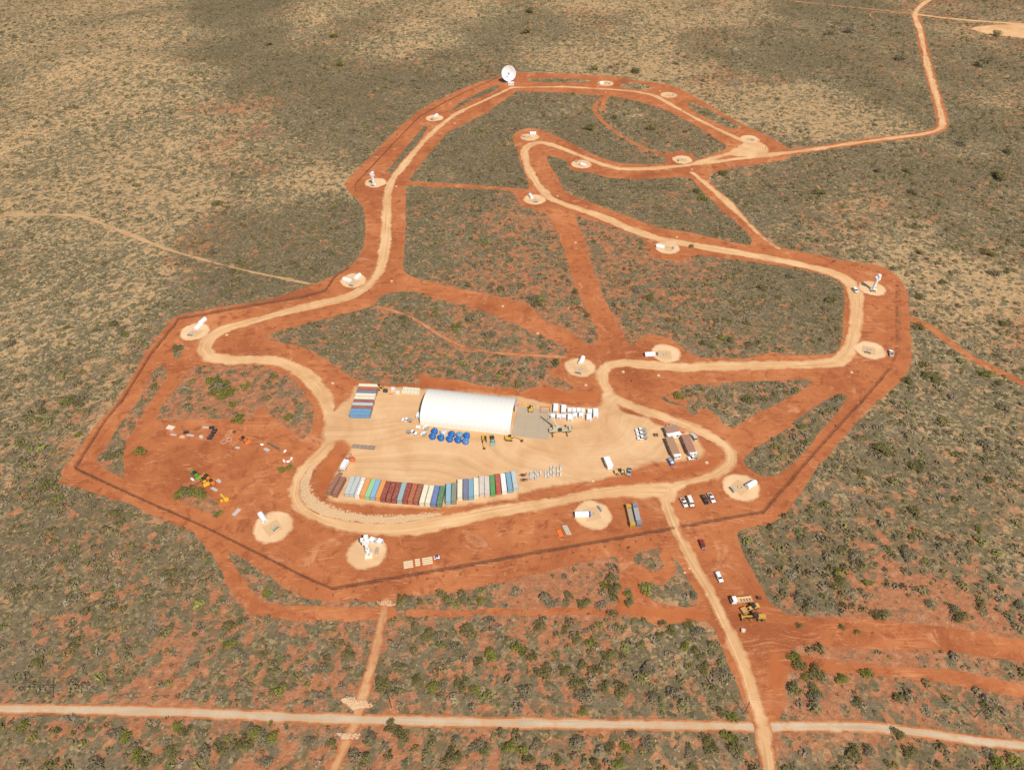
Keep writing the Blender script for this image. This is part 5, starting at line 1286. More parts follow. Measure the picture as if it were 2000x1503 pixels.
for x1 in (-4.2, 3.2):
    for s_ in (-1, 1):
        o = part('outrigger', ('outr', x1, s_), lambda mb, x1=x1, s_=s_: [mb.box(x1, s_ * 2.3, 1.0, .35, 2.6, .35), mb.cyl((x1, s_ * 3.5, .2), (x1, s_ * 3.5, 1.2), .12, None, 8)], M_ck, cr)
        part('outrigger_pad', ('outp', x1, s_), lambda mb, x1=x1, s_=s_: mb.cyl((x1, s_ * 3.5, 0), (x1, s_ * 3.5, .15), .5, None, 10), M_ck, o)
part('deck_gear', None, lambda mb: [mb.box(-4.6 + k * .9, ((k * 7) % 3 - 1) * .6, 1.85 + .1 * (k % 2), .5, .6, .5) for k in range(4)] + [mb.box(2 + k * .7, ((k * 5) % 3 - 1) * .6, 1.75, .4, .5, .4) for k in range(4)], M_ck, cr)
wheels(cr, (-4.6, -3.2, 2.0, 4.6), 1.1, .62, 'crane')

# ---- earth movers
M_yel = paint('machine_yellow', (.52, .32, .05), .5, 0, .2); M_blk = paint('machine_black', (.03, .028, .025), .6, 0, .2)
def excavator(px, py, dx, dy, label, col_=(.62, .36, .04), tracks=True, reach=1.0, cat='excavator', name='excavator'):
    x_, y_ = G(px, py, 1); t = thing(name, label, cat, (x_, y_, .12), hd(px, py, dx, dy), 'earthmoving machines')
    m = paint('machine_' + str(col_), col_, .5, 0, .2)
    for s_ in (-1, 1): part('track', ('xtr', s_), lambda mb, s_=s_: mb.prism([(-1.6, .1), (1.6, .1), (1.9, .45), (1.6, .8), (-1.6, .8), (-1.9, .45)], s_ * .95 - .22, s_ * .95 + .22), M_blk, t)
    part('house', None, lambda mb: [mb.box(-.5, 0, 1.35, 2.6, 2.2, .9), mb.box(-1.5, 0, 1.5, .8, 2.2, 1.0)], m, t)
    part('cab', None, lambda mb: mb.box(.3, .6, 2.0, 1.4, .9, 1.5), M_blk, t)
    part('boom', None, lambda mb: [mb.cyl((.8, -.2, 1.6), (2.8 * reach, -.2, 3.2), .24, .2, 6), mb.cyl((2.8 * reach, -.2, 3.2), (4.6 * reach, -.2, 2.4), .2, .16, 6)], m, t)
    part('arm', None, lambda mb: [mb.cyl((4.6 * reach, -.2, 2.5), (5.3 * reach, -.2, .8), .16, None, 6)], m, t)
    part('bucket', None, lambda mb: mb.prism([(4.7 * reach, .2), (5.6 * reach, .1), (5.8 * reach, .8), (5.1 * reach, .95)], -.8, .4), M_blk, t)
def grader(px, py, dx, dy, label):
    x_, y_ = G(px, py, 1); t = thing('motor_grader', label, 'grader', (x_, y_, .12), hd(px, py, dx, dy), 'earthmoving machines')
    part('frame', None, lambda mb: [mb.prism([(0, 1.5), (4.6, 1.1), (4.9, 1.5), (4.6, 1.7), (0, 2.2)], -.22, .22), mb.box(4.4, 0, 1.0, .5, 1.9, .4)], M_yel, t)
    part('engine_cover', None, lambda mb: mb.box(-3.2, 0, 1.7, 3.0, 1.5, 1.3), M_yel, t)
    part('cab', None, lambda mb: mb.box(-.7, 0, 2.3, 1.6, 1.8, 1.9), M_blk, t)
    part('cab_roof', None, lambda mb: mb.box(-.7, 0, 3.3, 1.8, 2.0, .12), M_blk, t)
    part('blade', None, lambda mb: mb.box(1.8, 0, .6, .25, 4.0, .7, .5), M_yel, t)
    part('blade_circle', None, lambda mb: mb.cyl((1.7, 0, 1.0), (1.7, 0, 1.12), .9, None, 14), M_blk, t)
    wheels(t, (4.3, -2.2, -3.9), 1.15, .65, 'grader')
def loader(px, py, dx, dy, label, col_=(.62, .36, .04), blade=False, tray=False):
    x_, y_ = G(px, py, 1); t = thing('wheel_loader', label, 'loader', (x_, y_, .12), hd(px, py, dx, dy), 'earthmoving machines')
    m = paint('machine_' + str(col_), col_, .5, 0, .2)
    part('body', None, lambda mb: [mb.box(-1.5, 0, 1.4, 2.2, 1.7, 1.0), mb.box(.9, 0, 1.1, 1.6, 1.2, .7)], m, t)
    part('cab', None, lambda mb: mb.box(-.2, 0, 2.0, 1.4, 1.4, 1.7), M_blk, t)
    for s_ in (-1, 1): part('lift_arm', ('la', s_), lambda mb, s_=s_: mb.cyl((.2, s_ * .6, 1.7), (2.6, s_ * .6, .7), .12, None, 6), m, t)
    if tray: part('bucket', None, lambda mb: [mb.box(3.6, 0, .45, 2.6, 2.8, .12), mb.box(4.9, 0, .75, .12, 2.8, .6)] + [mb.box(3.6, s_ * 1.4, .75, 2.6, .12, .6) for s_ in (-1, 1)], paint('bucket_' + str(col_), (.50, .27, .10), .6), t)
    else: part('bucket', None, lambda mb: mb.prism([(2.4, .3), (3.6, .2), (3.7, .35), (2.7, .6), (2.7, 1.2), (2.4, 1.3)], -1.4, 1.4), m, t)
    wheels(t, (1.3, -1.5), 1.0, .65, 'loader')
grader(1471, 1205, -46, -1, 'long yellow grader with black cab, nearest machine on the red ground')
loader(1470, 1186, -30, 10, 'yellow loader with black cab and open tray between truck and grader', (.62, .38, .10), tray=True)
excavator(946, 857, 1, 22, 'yellow excavator reaching towards the camera below the shelter', reach=1.15)
excavator(994, 856, 30, 3, 'yellow excavator stretched to the right below the shelter corner', reach=1.25)
loader(962, 858, 2, 20, 'grey-green loader between the two excavators', (.22, .36, .30))
loader(1211, 921.5, 16, -1, 'cream loader at the lower edge of the yard', (.66, .46, .22))
excavator(738, 757, 14, 4, 'small yellow digger among the stores behind the left containers', reach=.7)
excavator(1037, 799, 2, -16, 'little yellow digger on the apron edge', (.62, .40, .05), reach=.55)
loader(404, 932, 20, 14, 'orange machine with black frame at the centre of the material pile', (.70, .20, .03))
loader(381, 926, 14, 12, 'bright green machine at the top of the material pile', (.10, .32, .05))
loader(413, 941, -12, -14, 'orange and black compactor below the orange machine', (.65, .18, .03))
loader(398, 938, 10, 14, 'yellow-orange machine in the material pile', (.72, .36, .03))
loader(476, 858, 14, 8, 'orange machine at the right of the scattered materials', (.66, .16, .03))
# ---- flat racks
for k, (px, py, ec, en, lab) in enumerate(((1231.5, 1006, (.52, .32, .06), 'yellow', 'flat rack with yellow end walls and grey-brown deck'), (1244, 1004, (.20, .235, .29), 'blue-grey', 'flat rack with blue-grey end walls beside the yellow one'))):
    x_, y_ = G(px, py, 1.6); t = thing('flat_rack', lab, 'flat rack', (x_, y_, .06), hd(px, py, 9, 40, 1.6), 'flat racks standing on the red ground')
    me_ = paint('rack_' + en, ec, .5, 0, .15)
    part('base', ('fb', k), lambda mb: [mb.box(0, 0, .6, 11.4, 2.35, 1.2)], me_, t)
    part('deck', ('fd', k), lambda mb: [mb.box(-3.3 + j * .55, 0, 1.95, .46, 2.1, .12) for j in range(13)] + [mb.box(0, 0, 1.6, 7.6, 2.2, .7)], paint('rack_deck' + en, (.36, .30, .20) if k == 0 else (.33, .34, .34), .8), t)
    for s_ in (-1, 1):
        e_ = part('end_wall', ('fe', k, s_), lambda mb, s_=s_: [mb.box(s_ * 5.0, 0, 1.5, 1.4, 2.3, 2.2)], me_, t)
        for q in (-1, 0, 1): part('lashing_bar', ('fl', k), lambda mb: mb.box(0, 0, 2.05, .9, .14, .16), me_, e_, (s_ * 4.0, q * .7, 0))
# ---- three grey panels
for k in range(3):
    px = 620 + (362 + 74 * k) / Z1; py = 720 + (733 + 7 * k) / Z1; x_, y_ = G(px, py, .3)
    t = thing('steel_rack', f"{['left', 'middle', 'right'][k]} one of three dark grey racks lying in a line", 'rack', (x_, y_, .12), hd(px, py, 30, 2), 'dark grey racks in a line at the yard left')
    part('rack_frame', 'rkf', lambda mb: [mb.box(0, s_ * 1.1, .25, 3.5, .15, .5) for s_ in (-1, 1)] + [mb.box(s_ * 1.7, 0, .25, .15, 2.2, .5) for s_ in (-1, 1)], paint('rack_grey', (.20, .19, .17), .6), t)
    part('slat', 'rks', lambda mb: [mb.box(-1.5 + .33 * j, 0, .45, .2, 2.1, .08) for j in range(10)], paint('rack_slat', (.24, .22, .20), .6), t)
# ---- pallets
pal = []
for ci, (x0_, x1_, ya, yb, n, m_) in enumerate([(650,692,968,1052,2,5),(702,735,966,1050,2,5),(744,768,975,1012,1,3),(790,842,972,1030,2,4),(842,890,922,1025,2,6),(902,962,908,1015,2,6)]):
    for i in range(n):
        for j in range(m_):
            pal.append((900 + (x0_ + (x1_ - x0_) * (i + .5) / n) / Z1, 720 + (ya + (yb - ya) * (j + .5) / m_) / Z1 , ci, i, j, n, m_))
CB = ['first', 'second', 'third', 'fourth', 'fifth', 'sixth']
for px, py, ci, i, j, n, m_ in pal:
    if (ci * 7 + i * 3 + j * 5) % 9 == 8: continue
    x_, y_ = G(px, py, .3)
    side_ = '' if n == 1 else ('left ' if i == 0 else 'right ')
    t = thing('pallet', f"{side_}pallet, {CB[j]} from the back in the {CB[ci]} pallet stack group right of the containers"[:150], 'pallet', (x_, y_, .12), hd(px, py, 30, -3), 'pale loaded pallets right of the container row')
    part('deck', 'pdk', lambda mb: [mb.box(-.5 + .25 * q, 0, .13, .16, 1.1, .04) for q in range(5)] + [mb.box(0, s_ * .45, .06, 1.15, .12, .1) for s_ in (-1, 0, 1)], paint('pallet_wood', (.40, .28, .16), .8), t)
    part('load', ('pld', (i + j + ci) % 3), lambda mb, v=(i + j + ci) % 3: [mb.box(-.25, 0, .35 + .08 * v, .45, 1.0, .4 + .16 * v), mb.box(.3, .1, .3, .4, .8, .3)], paint(['pale_load', 'grey_load', 'tan_load'][(i + j) % 3], [(.72, .68, .60), (.50, .49, .46), (.66, .56, .42)][(i + j) % 3], .6, 0, .15), t)
for k, (a, b) in enumerate(((590, 1008), (602, 1052))):
    px, py = 900 + a / Z1, 720 + b / Z1; x_, y_ = G(px, py, .4)
    t = thing('scrap_pile', ['dark brown pile of steel behind, right of the last container', 'dark pile of steel in front, right of the last container'][k], 'scrap pile', (x_, y_, .12), hd(px, py, 30, -3), 'dark piles of steel')
    rr = random.Random(k)
    part('steel_bars', None, lambda mb: [mb.box(rr.uniform(-1.2, 1.2), rr.uniform(-.8, .8), .15 + .12 * (q % 4), rr.uniform(1.2, 2.6), .14, .14, rr.uniform(-.4, .4)) for q in range(12)], paint('rusty_steel', (.13, .065, .045), .7), t)
    part('steel_plates', None, lambda mb: [mb.box(rr.uniform(-1, 1), rr.uniform(-.6, .6), .62, .8, .6, .05, rr.uniform(0, 3)) for q in range(4)], paint('dark_plate', (.08, .08, .09), .5), t)
# ---- timber stacks near the lower fence
for k, (a, b, L_, lab) in enumerate(((1175, 715, 4.0, 'cream timber stack at the left of three near the lower fence'), (1355, 675, 2.1, 'short cream timber stack in the middle of three near the lower fence'), (1548, 645, 4.4, 'cream timber stack at the right of three near the lower fence'))):
    px, py = 680 + a / 10, 1030 + b / 10; x_, y_ = G(px, py, .5)
    t = thing('timber_stack', lab, 'timber stack', (x_, y_, .05), hd(px, py, 30, -5), 'cream timber stacks on red ground')
    for j in range(4):
        part('timber_layer', ('tly', L_), lambda mb: [mb.box(0, q * .2, .2, L_, .17, .35) for q in (-1, 0, 1)] + [mb.box(s_ * L_ * .35, 0, .4, .2, .7, .08) for s_ in (-1, 1)], paint('cream_timber', (.74, .58, .36), .7, 0, .1), t, (0, -1.3 + j * .95, 0))
    part('red_strap', ('tst', L_), lambda mb: mb.box(L_ / 2 + .3, 0, .1, .4, 3.4, .15), paint('red_strap', (.55, .08, .04), .6), t)
px, py = 680 + 173, 1030 + 58; x_, y_ = G(853, 1088, .5); t = thing('trailer', 'small white trailer with dark crate at the right end of the timber', 'trailer', (x_, y_, .05), hd(853, 1088, 20, -4))
part('deck', None, lambda mb: mb.box(0, 0, .5, 2.4, 1.6, .15), M_white, t); part('crate', None, lambda mb: [mb.box(.3, .3, .95, 1.0, .8, .8), mb.box(-.6, -.1, .8, .5, .9, .45)], paint('navy', (.03, .035, .10), .5), t)
wheels(t, (0,), .85, .35, 'trailer')
# ---- concrete blocks and orange barriers
for i in range(3):
    for j in range(5):
        px = 1060 + (172 + i * 15 + j * 8) / 4.348; py = 900 + (553 + j * 16) / 4.348; x_, y_ = G(px, py, .3)
        o = part('concrete_block', 'cblk', lambda mb: [mb.box(0, 0, .3, .8, .75, .6, 0, .93), mb.box(0, 0, .65, .3, .2, .1)], paint('block_concrete', (.55, .46, .36), .8), None, (x_, y_, .05), hd(px, py, 20, -4))
        tag(o, f"{['left', 'middle', 'right'][i]} grey concrete block, {CB[j]} from the back of the grid near the lower pad", 'block', 'grid of grey concrete blocks by the lower pad')
for k in range(3):
    px, py = 1060 + (135 + k * 9) / 4.348, 900 + (592 + k * 18) / 4.348; x_, y_ = G(px, py, .4)
    o = part('barrier', 'obar', lambda mb: mb.prism([(-.35, 0), (.35, 0), (.2, .35), (.12, .95), (-.12, .95), (-.2, .35)], -.95, .95), paint('orange_plastic', (.80, .18, .03), .5, 0, .1), None, (x_, y_, .05), hd(px, py, 30, -6) + pi / 2)
    tag(o, f"{CB[k]} from the back of three orange barriers beside the concrete blocks", 'barrier', 'orange plastic barriers')
# ---- perimeter fence
def resample(P, st):
    P = np.asarray(P); out = [P[0]]; 
    for a, b in zip(P[:-1], P[1:]):
        L = np.linalg.norm(b - a); n = max(1, int(round(L / st)))
        for k in range(1, n + 1): out.append(a + (b - a) * k / n)
    return out
M_mesh, t_, n_, l_, b_ = newmat('fence_mesh')
b_.inputs['Base Color'].default_value = (.10, .06, .045, 1); b_.inputs['Roughness'].default_value = .7
tr_ = n_.new('ShaderNodeBsdfTransparent'); mx = n_.new('ShaderNodeMixShader'); mx.inputs[0].default_value = .36
l_.new(tr_.outputs[0], mx.inputs[1]); l_.new(b_.outputs[0], mx.inputs[2]); l_.new(mx.outputs[0], n_['Material Output'].inputs[0])
M_post = paint('fence_post', (.14, .12, .11), .6, .2, .2)
def fence(pts, label, hgt, st=5.5, mesh=True):
    P = resample(Gv(pts), st)
    t = thing('perimeter_fence', label, 'fence', (P[0][0], P[0][1], .06), 0, 'perimeter fence')
    for k, p in enumerate(P):
        part('post', ('fpost', hgt), lambda mb: [mb.cyl((0, 0, -.1), (0, 0, hgt + .3), .055, None, 6), mb.cyl((0, 0, hgt + .25), (.25, .0, hgt + .55), .03, None, 4)], M_post, t, (p[0] - P[0][0], p[1] - P[0][1], 0))
    if mesh:
        for a, b in zip(P[:-1], P[1:]):
            d = b - a; L = float(np.linalg.norm(d)); L_ = round(L, 1)
            o = part('mesh_panel', ('fmesh', L_, hgt), lambda mb: [mb.add([(0, 0, .05), (L_, 0, .05), (L_, 0, hgt), (0, 0, hgt)], [(0, 1, 2, 3)])] + [mb.cyl((0, 0, z_), (L_, 0, z_), .03, None, 4, False) for z_ in (.1, hgt)], M_mesh, t, (a[0] - P[0][0], a[1] - P[0][1], 0), atan2(d[1], d[0]))
    return len(P)
nf = fence(FENCE_A, 'dark mesh fence round the left and lower sides, from the left bend to the gate', 2.0)
nf += fence(FENCE_B, 'dark mesh fence along the lower right side, from the gate to the right corner', 2.0)
fence([FENCE_C[i] for i in range(len(FENCE_C))], 'thin wire fence outside the upper left road, up to the dish', .9, 14)
print('fence posts', nf)
# footings dug along the outside of the fence
rr = random.Random(3); k = 0
FP = resample(Gv([(620,1150),(650,1163),(735,1149),(900,1120),(1060,1090),(1180,1069),(1300,1048)]), 7.5)
for p in FP:
    o = part('soil_heap', ('heap', k % 3), lambda mb: mb.rock((0, 0, 0), .55, random.Random(k)), paint('dark_soil', (.20, .075, .035), .9, 0, .2), None, (p[0] + rr.uniform(-.4, .4), p[1] + rr.uniform(-.4, .4), .06), rr.random() * 6)
    tag(o, 'little dark soil heap in the line outside the lower fence', 'soil heap', 'soil heaps outside the lower fence'); k += 1
# ---- pit covers
PIT = [(443,654,'by the inner side of the far left bend'),(650,748,'behind the upper left container block'),(765,549,'inside the left bend of the ring road'),(982,598,'in the red corridor above the shelter scrub'),(1217,726,'just inside the loop right of the yard'),
 (1286,733,'right of the other one inside the upper loop'),(1089,383,'right of the pad at the corridor top'),(1124,474,'in the diagonal red corridor'),(1322,463,'above the pad in the right block'),(1183,181,'below the top pad of the ring'),(1443,285,'left of the far gate pad'),
 (1351,331,'at the fork of the inner loop'),(1144,752,'on the red bank above the white modules'),(1380,903,'below the brown cabins on red earth'),(1158,939,'on the red bank below the yard'),(888,241,'below the upper left pad of the ring'),(774,364,'right of the left pedestal pad'),
 (1050,651,'in the corridor near the scrub tip'),(1663,727,'below the right-hand road corner'),(1289,178,'near the right top bend'),(1346,1110,'left of the entrance road'),(1337,1118,'farther left of the entrance road'),(1380,1159,'at the edge of the entrance road')]
for k, (px, py, pl) in enumerate(PIT):
    x_, y_ = G(px, py)
    t = thing('pit_cover', f'pale pit cover {pl}', 'pit cover', (x_, y_, .05), k * .7, 'pale concrete pit covers on the red earth')
    sz = 1.0 if k < 20 else .6
    part('collar', ('pitc', sz), lambda mb: mb.lathe([(sz, 0), (sz * .8, .25), (sz * .5, .3)], 10), paint('pit_pale', (.60, .36, .20), .8), t)
    part('lid', ('pitl', sz), lambda mb: mb.cyl((0, 0, .28), (0, 0, .38), sz * .5, None, 10), paint('pit_lid', (.66, .52, .40), .7), t)
# ---- power poles and lines
M_pole = paint('timber_pole', (.10, .065, .045), .85, 0, .2)
PP = [(104,1361,'power pole in the lower left scrub'),(765,1382,'power pole right of the narrow orange track'),(1453,1393,'power pole left of the entrance road near the highway'),(1903,1400,'power pole in the lower right grass strip')]
tops = []
for px, py, lab in PP:
    x_, y_ = G(px, py); t = thing('power_pole', lab, 'power pole', (x_, y_, 0), 0, 'timber power poles along the highway')
    part('pole', 'ppole', lambda mb: mb.cyl((0, 0, -.1), (0, 0, 9.2), .17, .11, 8), M_pole, t)
    a_ = part('crossarm', 'parm', lambda mb: mb.box(0, 0, 8.7, .12, 2.0, .12), M_pole, t)
    for s_ in (-.9, 0, .9): part('insulator', 'pins', lambda mb: mb.cyl((0, 0, 8.76), (0, 0, 9.0), .06, .04, 6), M_white, a_, (0, s_, 0))
    tops.append((x_, y_))
tops = [(2 * tops[0][0] - tops[1][0], 2 * tops[0][1] - tops[1][1])] + tops + [(2 * tops[3][0] - tops[2][0], 2 * tops[3][1] - tops[2][1])]
for k in range(5):
    a, b = tops[k], tops[k + 1]; L_ = hypot(b[0] - a[0], b[1] - a[1])
    t = thing('power_line', ['power line sagging off the left edge', 'power line between the left pole and the centre pole', 'power line between the centre pole and the entrance road pole', 'power line crossing the entrance road', 'power line sagging off the right edge'][k], 'power line', (a[0], a[1], 0), atan2(b[1] - a[1], b[0] - a[0]), 'overhead power lines')
    for s_ in (-.9, 0, .9):
        def wr(mb, s_=s_):
            n = 14; pts_ = [(L_ * i / n, s_, 8.95 - 4 * 1.6 * (i / n) * (1 - i / n)) for i in range(n + 1)]
            for q0, q1 in zip(pts_[:-1], pts_[1:]): mb.cyl(q0, q1, .015, None, 4, False)
        part('wire', None, wr, paint('wire_alu', (.42, .38, .34), .35, .3, .05), t)
x_, y_ = G(1494, 293); t = thing('mast', 'thin dark mast standing at the far gate', 'mast', (x_, y_, 0), 0)
part('pole', None, lambda mb: mb.cyl((0, 0, 0), (0, 0, 10.5), .16, .10, 8), M_pole, t); part('aerial', None, lambda mb: [mb.box(0, 0, 10.3, .9, .1, .1), mb.cyl((0, 0, 10.5), (0, 0, 11.6), .03, None, 5)], M_grey, t)

# ---- loose rock: bank armour and culvert aprons
def rocks(name, pts, n, rmin, rmax, col_, label, base=True):
    S = poly(pts); P = Gv(pts); rr = np.random.RandomState(len(pts))
    V = []; F = []; mb = MB(); c = 0; rnd = random.Random(5)
    while c < n:
        x1 = rr.uniform(P[:, 0].min(), P[:, 0].max()); y1 = rr.uniform(P[:, 1].min(), P[:, 1].max())
        if look(S, x1, y1) < -.1: mb.rock((x1, y1, .12), rr.uniform(rmin, rmax), rnd); c += 1
    me = mb.mesh(name, paint(name + '_stone', col_, .9, 0, .25)); o = bpy.data.objects.new(name, me); COL.objects.link(o)
    o['kind'] = 'stuff'; o['label'] = label
    if base: march('rock_bed', S + EDGE1 * .8, .125, gravel_mat(name + '_bed', tuple(q * .85 for q in col_), col_, tuple(min(1, q * 1.08) for q in col_), .6, .1), {'u': XX * 0, 'v': EDGE1})
rocks('rock_armour', [(606,905),(596,922),(584,945),(586,968),(600,992),(630,1008),(675,1017),(727,1022),(780,1022),(825,1013),(862,1006),(867,1001),(817,1004),(750,1008),(705,1005),(645,990),(625,979),(608,964),(603,946),(613,915)], 1500, .16, .36, (.60, .40, .225), 'pale rock armour on the bank curving round the lower left of the yard')
rocks('rock_apron', [(660,1359),(690,1366),(715,1372),(730,1374),(726,1383),(706,1384),(690,1387),(672,1374)], 140, .15, .35, (.62, .41, .24), 'pale rocks where the narrow track meets the highway verge')
rocks('rock_apron', [(650,1431),(705,1432),(700,1443),(672,1446),(654,1440)], 110, .15, .35, (.62, .42, .26), 'pale rocks on the near side of the highway crossing')
rocks('rock_apron', [(733,1173),(772,1177),(768,1186),(742,1184)], 60, .15, .35, (.60, .38, .22), 'pale rocks at the head of the narrow track')
if False: rocks('rock_heap', [(420,1105),(434,1112),(455,1140),(490,1188),(480,1188),(450,1150),(425,1120)], 160, .15, .4, (.62, .44, .28), 'pale loose rocks beside the lower left track')
# ---- scattered materials in the left clearing
def sheet(px, py, dx, dy, L_, Wd, z_, mat, name, label, cat, group):
    x_, y_ = G(px, py, z_ / 2); rr = random.Random(int(px * 7 + py))
    o = part(name, None, lambda mb: [mb.box(rr.uniform(-.1, .1), q * Wd / 3 - Wd / 3, z_ / 2 + rr.uniform(0, .06), L_ * rr.uniform(.85, 1), Wd / 3 * .92, z_) for q in range(3)], mat, None, (x_, y_, .05), hd(px, py, dx, dy))
    tag(o, label, cat, group); return o
M_wrap = paint('silver_wrap', (.52, .47, .43), .45, 0, .3); M_bp = paint('black_plastic', (.018, .018, .022), .5, 0, .1); M_cr2 = paint('cream_bag', (.72, .62, .48), .7, 0, .2)
SH = [(293+46,849,20,2,3.4,1.0,.3,M_wrap,'silver sheeting at the left of the scattered materials'),(372,850,20,3,4.0,1.2,.3,M_wrap,'long silver sheeting strip left of the black crates'),(402,834.5,20,2,3.6,1.0,.3,M_wrap,'silver sheeting leading to the black crates'),
      (462,1000,14,-14,4.4,1.8,.4,M_wrap,'silver sheet bundle lying right of the lower bush island'),(418.5,955,18,10,4.0,1.3,.3,M_wrap,'silver strip joining the machines to the yellow conveyor'),(427,939,10,8,2.4,1.6,.5,M_wrap,'grey tangle right of the orange machine'),
      (376,936,10,8,2.2,.9,.5,M_white,'white drum bundle left of the yellow machine'),(464,874,14,2,2.4,1.2,.2,M_wrap,'faint grey sheet below the orange machine'),(521,878,14,8,3.4,1.6,.4,M_wrap,'grey pile beside the log heap'),(333,835,16,4,4.2,2.6,.5,M_cr2,'cream bags heaped at the left end of the materials'),
      (356.5,853,12,2,2.6,1.5,.8,paint('tan_bag', (.66, .42, .24), .8),'tan sack pile below the silver sheeting'),(393,853,8,4,1.8,1.6,1.0,paint('grey_white', (.58, .56, .48), .7),'grey-white round bale in the open'),
      (335,842,14,6,2.4,1.2,.5,paint('faded_red', (.60, .22, .14), .7),'faded red bundle among the cream bags')]
for a in SH: sheet(*a[:8], 'material_bundle', a[8], 'bundle', 'materials scattered in the left clearing')
for k, (px, py, lab) in enumerate([(413.5,834.5,'black crate behind the main black stack'),(419.5,839.5,'black crate first of the slanting stack'),(417,844,'black crate second of the slanting stack'),(413,850,'black crate third of the slanting stack'),(409.5,855,'black crate nearest in the slanting stack'),(363.5,843.5,'pair of black crates away to the left')]):
    x_, y_ = G(px, py, .5); t = thing('black_crate', lab, 'crate', (x_, y_, .05), hd(px, py, 20, -2), 'black crates in the left clearing')
    part('crate_box', 'bcr', lambda mb: [mb.box(s_ * .62, 0, .5, 1.15, 1.1, 1.0) for s_ in (-1, 1)], M_bp, t)
    part('crate_lid', 'bcl', lambda mb: [mb.box(0, 0, 1.03, 2.5, 1.2, .06)], paint('crate_lid', (.05, .045, .045), .5), t)
x_, y_ = G(457.5, 843, .2); o = part('hose_coil', None, lambda mb: [mb.lathe([(.55 + .0 * k, .12 * k), (.85, .12 * k + .06), (.55, .12 * k + .12)], 16) for k in range(3)], M_bp, None, (x_, y_, .05)); tag(o, 'black hose coil right of the black crates', 'hose coil')
for k, (px, py, lab) in enumerate([(444,852,'pale ring of pipe left of the orange machine'),(448,858,'larger pale ring of pipe lying flat'),(437,862,'faint pale ring of pipe below the others')]):
    x_, y_ = G(px, py); o = part('pipe_ring', None, lambda mb: [mb.lathe([(.9 + .25 * k, 0), (1.0 + .25 * k, .1), (1.1 + .25 * k, 0)], 16)], paint('pale_pipe', (.60, .46, .38), .6), None, (x_, y_, .05)); tag(o, lab, 'pipe ring', 'pale pipe rings')
# yellow conveyor
x_, y_ = G(437, 971, .8); t = thing('conveyor', 'bright yellow conveyor slanting across the left clearing', 'conveyor', (x_, y_, .05), hd(437, 971, 17, 18))
M_y2 = paint('bright_yellow', (.80, .42, .02), .5, 0, .05)
part('belt_frame', None, lambda mb: [mb.box(0, 0, .9, 5.6, .9, .5)], M_y2, t); part('belt', None, lambda mb: mb.box(0, 0, 1.17, 5.4, .5, .05), paint('belt_tan', (.55, .33, .10), .8), t)
part('hopper', None, lambda mb: mb.box(2.6, 0, 1.0, 1.6, 1.8, 1.2, .2, 1.15), M_y2, t)
for s_ in (-1.9, 1.6): part('leg', ('cvl', s_), lambda mb, s_=s_: mb.box(s_, 0, .35, .2, 1.2, .7), M_y2, t)
x_, y_ = G(433, 978, .4); o = part('yellow_drum', None, lambda mb: [mb.cyl((0, 0, 0), (0, 0, .9), .6, None, 12), mb.cyl((0, 0, .9), (0, 0, .98), .45, None, 12)], M_y2, None, (x_, y_, .05)); tag(o, 'small yellow drum beside the conveyor foot', 'drum')
for k, (px, py, lab) in enumerate([(512,868,'white drum at the left of the log heap'),(556.5,881,'white drum at the right end of the log heap'),(555,900,'white drum at the left of three beyond the track'),(563,901,'white drum in the middle of three beyond the track'),(569,896,'white pipe piece leaning at the right of three')]):
    x_, y_ = G(px, py, .4); o = part('white_drum', 'wdrum', lambda mb: [mb.cyl((-.7, 0, .5), (.7, 0, .5), .5, None, 12), mb.cyl((-.75, 0, .5), (.75, 0, .5), .35, None, 12)], M_white, None, (x_, y_, .05), k * 1.1); tag(o, lab, 'drum', 'white drums by the log heap')
x_, y_ = G(536, 872, .4); t = thing('log_heap', 'long heap of dark cut logs and brush beside the clearing track', 'log heap', (x_, y_, .05), hd(536, 872, 40, 22))
rr = random.Random(9)
for k in range(14):
    part('log', None, lambda mb: mb.cyl((rr.uniform(-5, -1), rr.uniform(-.8, .8), .2 + .05 * k), (rr.uniform(1, 5), rr.uniform(-.8, .8), .2 + .05 * k), rr.uniform(.12, .22), None, 6), M_bark, t)
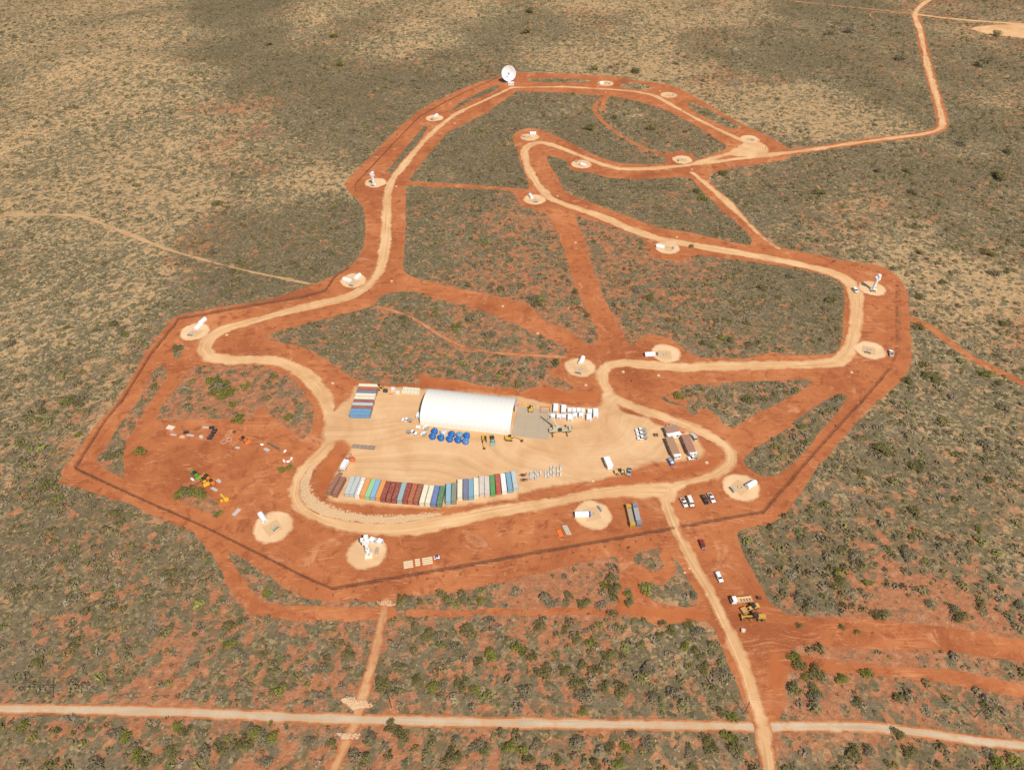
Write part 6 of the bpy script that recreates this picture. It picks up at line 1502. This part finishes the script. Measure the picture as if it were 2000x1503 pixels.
# stores behind the left containers and by the apron
ST = [(753,763,2.2,1.6,1.6,(.05, .045, .05),'black water tank among the stores'),(768,760,2.4,1.6,1.4,(.76, .72, .70),'pinkish white box among the stores'),(777,767,2.2,1.4,1.2,(.76, .74, .70),'white box next to the sheeted stacks'),(763,769,2.2,1.0,.5,(.66, .32, .14),'orange timber bundle in front of the white box'),
      (747,756,1.2,1.2,.8,(.25, .15, .10),'brown crate behind the black tank'),(1009,790,2.4,1.4,.9,(.56, .30, .24),'pinkish scrap box at the shelter corner'),(1025,790,3.0,.9,.5,(.72, .44, .10),'yellow pipe bundle behind the apron'),(1050,794,1.8,.8,.4,(.66, .46, .34),'small pale crate behind the apron'),
      (1060,801,.01,.01,.01,(.5, .2, .1),''),(686,893,2.2,1.2,.8,(.70, .14, .05),'red toolbox pair near the three grey racks'),(689,899,2.6,1.6,.7,(.72, .16, .05),'red-orange crate beside the white box truck'),(679,897,2.4,1.4,.9,(.20, .18, .16),'dark crate just behind the white box truck'),(684,887,1.6,.8,.6,(.45, .30, .15),'tan crate behind the red toolboxes'),
      (691,897,1.0,1.4,.6,(.12, .10, .09),'small black crate right of the red ones'),(1451,1231,1.4,1.4,.8,(.76, .56, .46),'pale pink sack pile below the grader'),(1455,1230,.6,.6,.4,(.76, .58, .48),'tiny pale lump beside the sack pile'),(1482.5,1167,1.6,1.0,.9,(.07, .04, .035),'dark stump-like crate right of the white truck'),
      (665,925,2.0,1.0,.7,(.24, .16, .12),'brown frame behind the corner containers'),(663,919,1.6,.9,.6,(.30, .20, .14),'brown crate behind the frame')]
for px, py, sx, sy, sz, c, lab in ST:
    if not lab: continue
    x_, y_ = G(px, py, sz / 2); t = thing('crate', lab, 'crate', (x_, y_, .12), hd(px, py, 20, 2), 'loose stores around the yard')
    part('box', None, lambda mb: [mb.box(0, 0, sz / 2 + .1, sx, sy, sz)], paint('store_' + lab, c, .6), t)
    for s_ in (-1, 1): part('batten', ('bat', px, py), lambda mb: mb.box(0, 0, sz / 2 + .12, .12, sy + .06, sz + .05), paint('stored_' + lab, tuple(q * .7 for q in c), .6), t, (s_ * sx * .3, 0, 0))
# red frame fence round the crane apron
x_, y_ = G(1065, 801); t = thing('barrier_fence', 'low red-orange barrier enclosing bare ground beside the apron', 'barrier', (x_, y_, .12), hd(1065, 801, 20, 1))
for (a, b) in (((-2.6, -2.2), (2.4, -2.2)), ((2.4, -2.2), (2.4, 2.0)), ((2.4, 2.0), (-2.6, 2.0)), ((-2.6, 2.0), (-2.6, -2.2))):
    part('rail', None, lambda mb: [mb.cyl((*a, z_), (*b, z_), .06, None, 5) for z_ in (.35, .8)], paint('barrier_red', (.62, .16, .06), .6), t)
# dead branches / dark shrubs fallen in the red at the far top, burnt heap at the right
for px, py, s_, lab in ((1265,172,2.6,'black burnt shrub on the far ring road verge'),(1628,511,2.2,'dark pile of dug timber beyond the upper right road'),(1664,519,1.0,'small dark stump right of the timber pile'),(1684,522,1.0,'second dark stump right of the timber pile'),(1753,559,1.4,'dark brush heap at the head of the open trench'),
                        (1715,532,1.0,'dark twig by the right pedestal head'),(1233,744,1.0,'lone dark tuft inside the loop right of the yard'),(1227,1070,1.2,'dark stick on red ground outside the lower fence'),(1632,832,1.0,'dark tuft on the right perimeter track'),(1704,1236,.8,'dark twig on the lower right track')):
    x_, y_ = G(px, py); rr = random.Random(int(px))
    t = thing('dead_branch', lab, 'dead branch', (x_, y_, .04), rr.random() * 6, 'dark dead wood lying on the red earth')
    part('stem', None, lambda mb: mb.cyl((-.7 * s_, 0, .1), (.7 * s_, .1 * s_, .3 * s_), .12 * s_, .05 * s_, 6), M_bark, t)
    part('twigs', None, lambda mb: [mb.cyl((rr.uniform(-.6, .6) * s_, rr.uniform(-.1, .1), .2 * s_), (rr.uniform(-1, 1) * s_, rr.uniform(-.8, .8) * s_, rr.uniform(.1, .9) * s_), .05 * s_, .02, 4) for q in range(12)], paint('charred', (.035, .025, .02), .9), t)
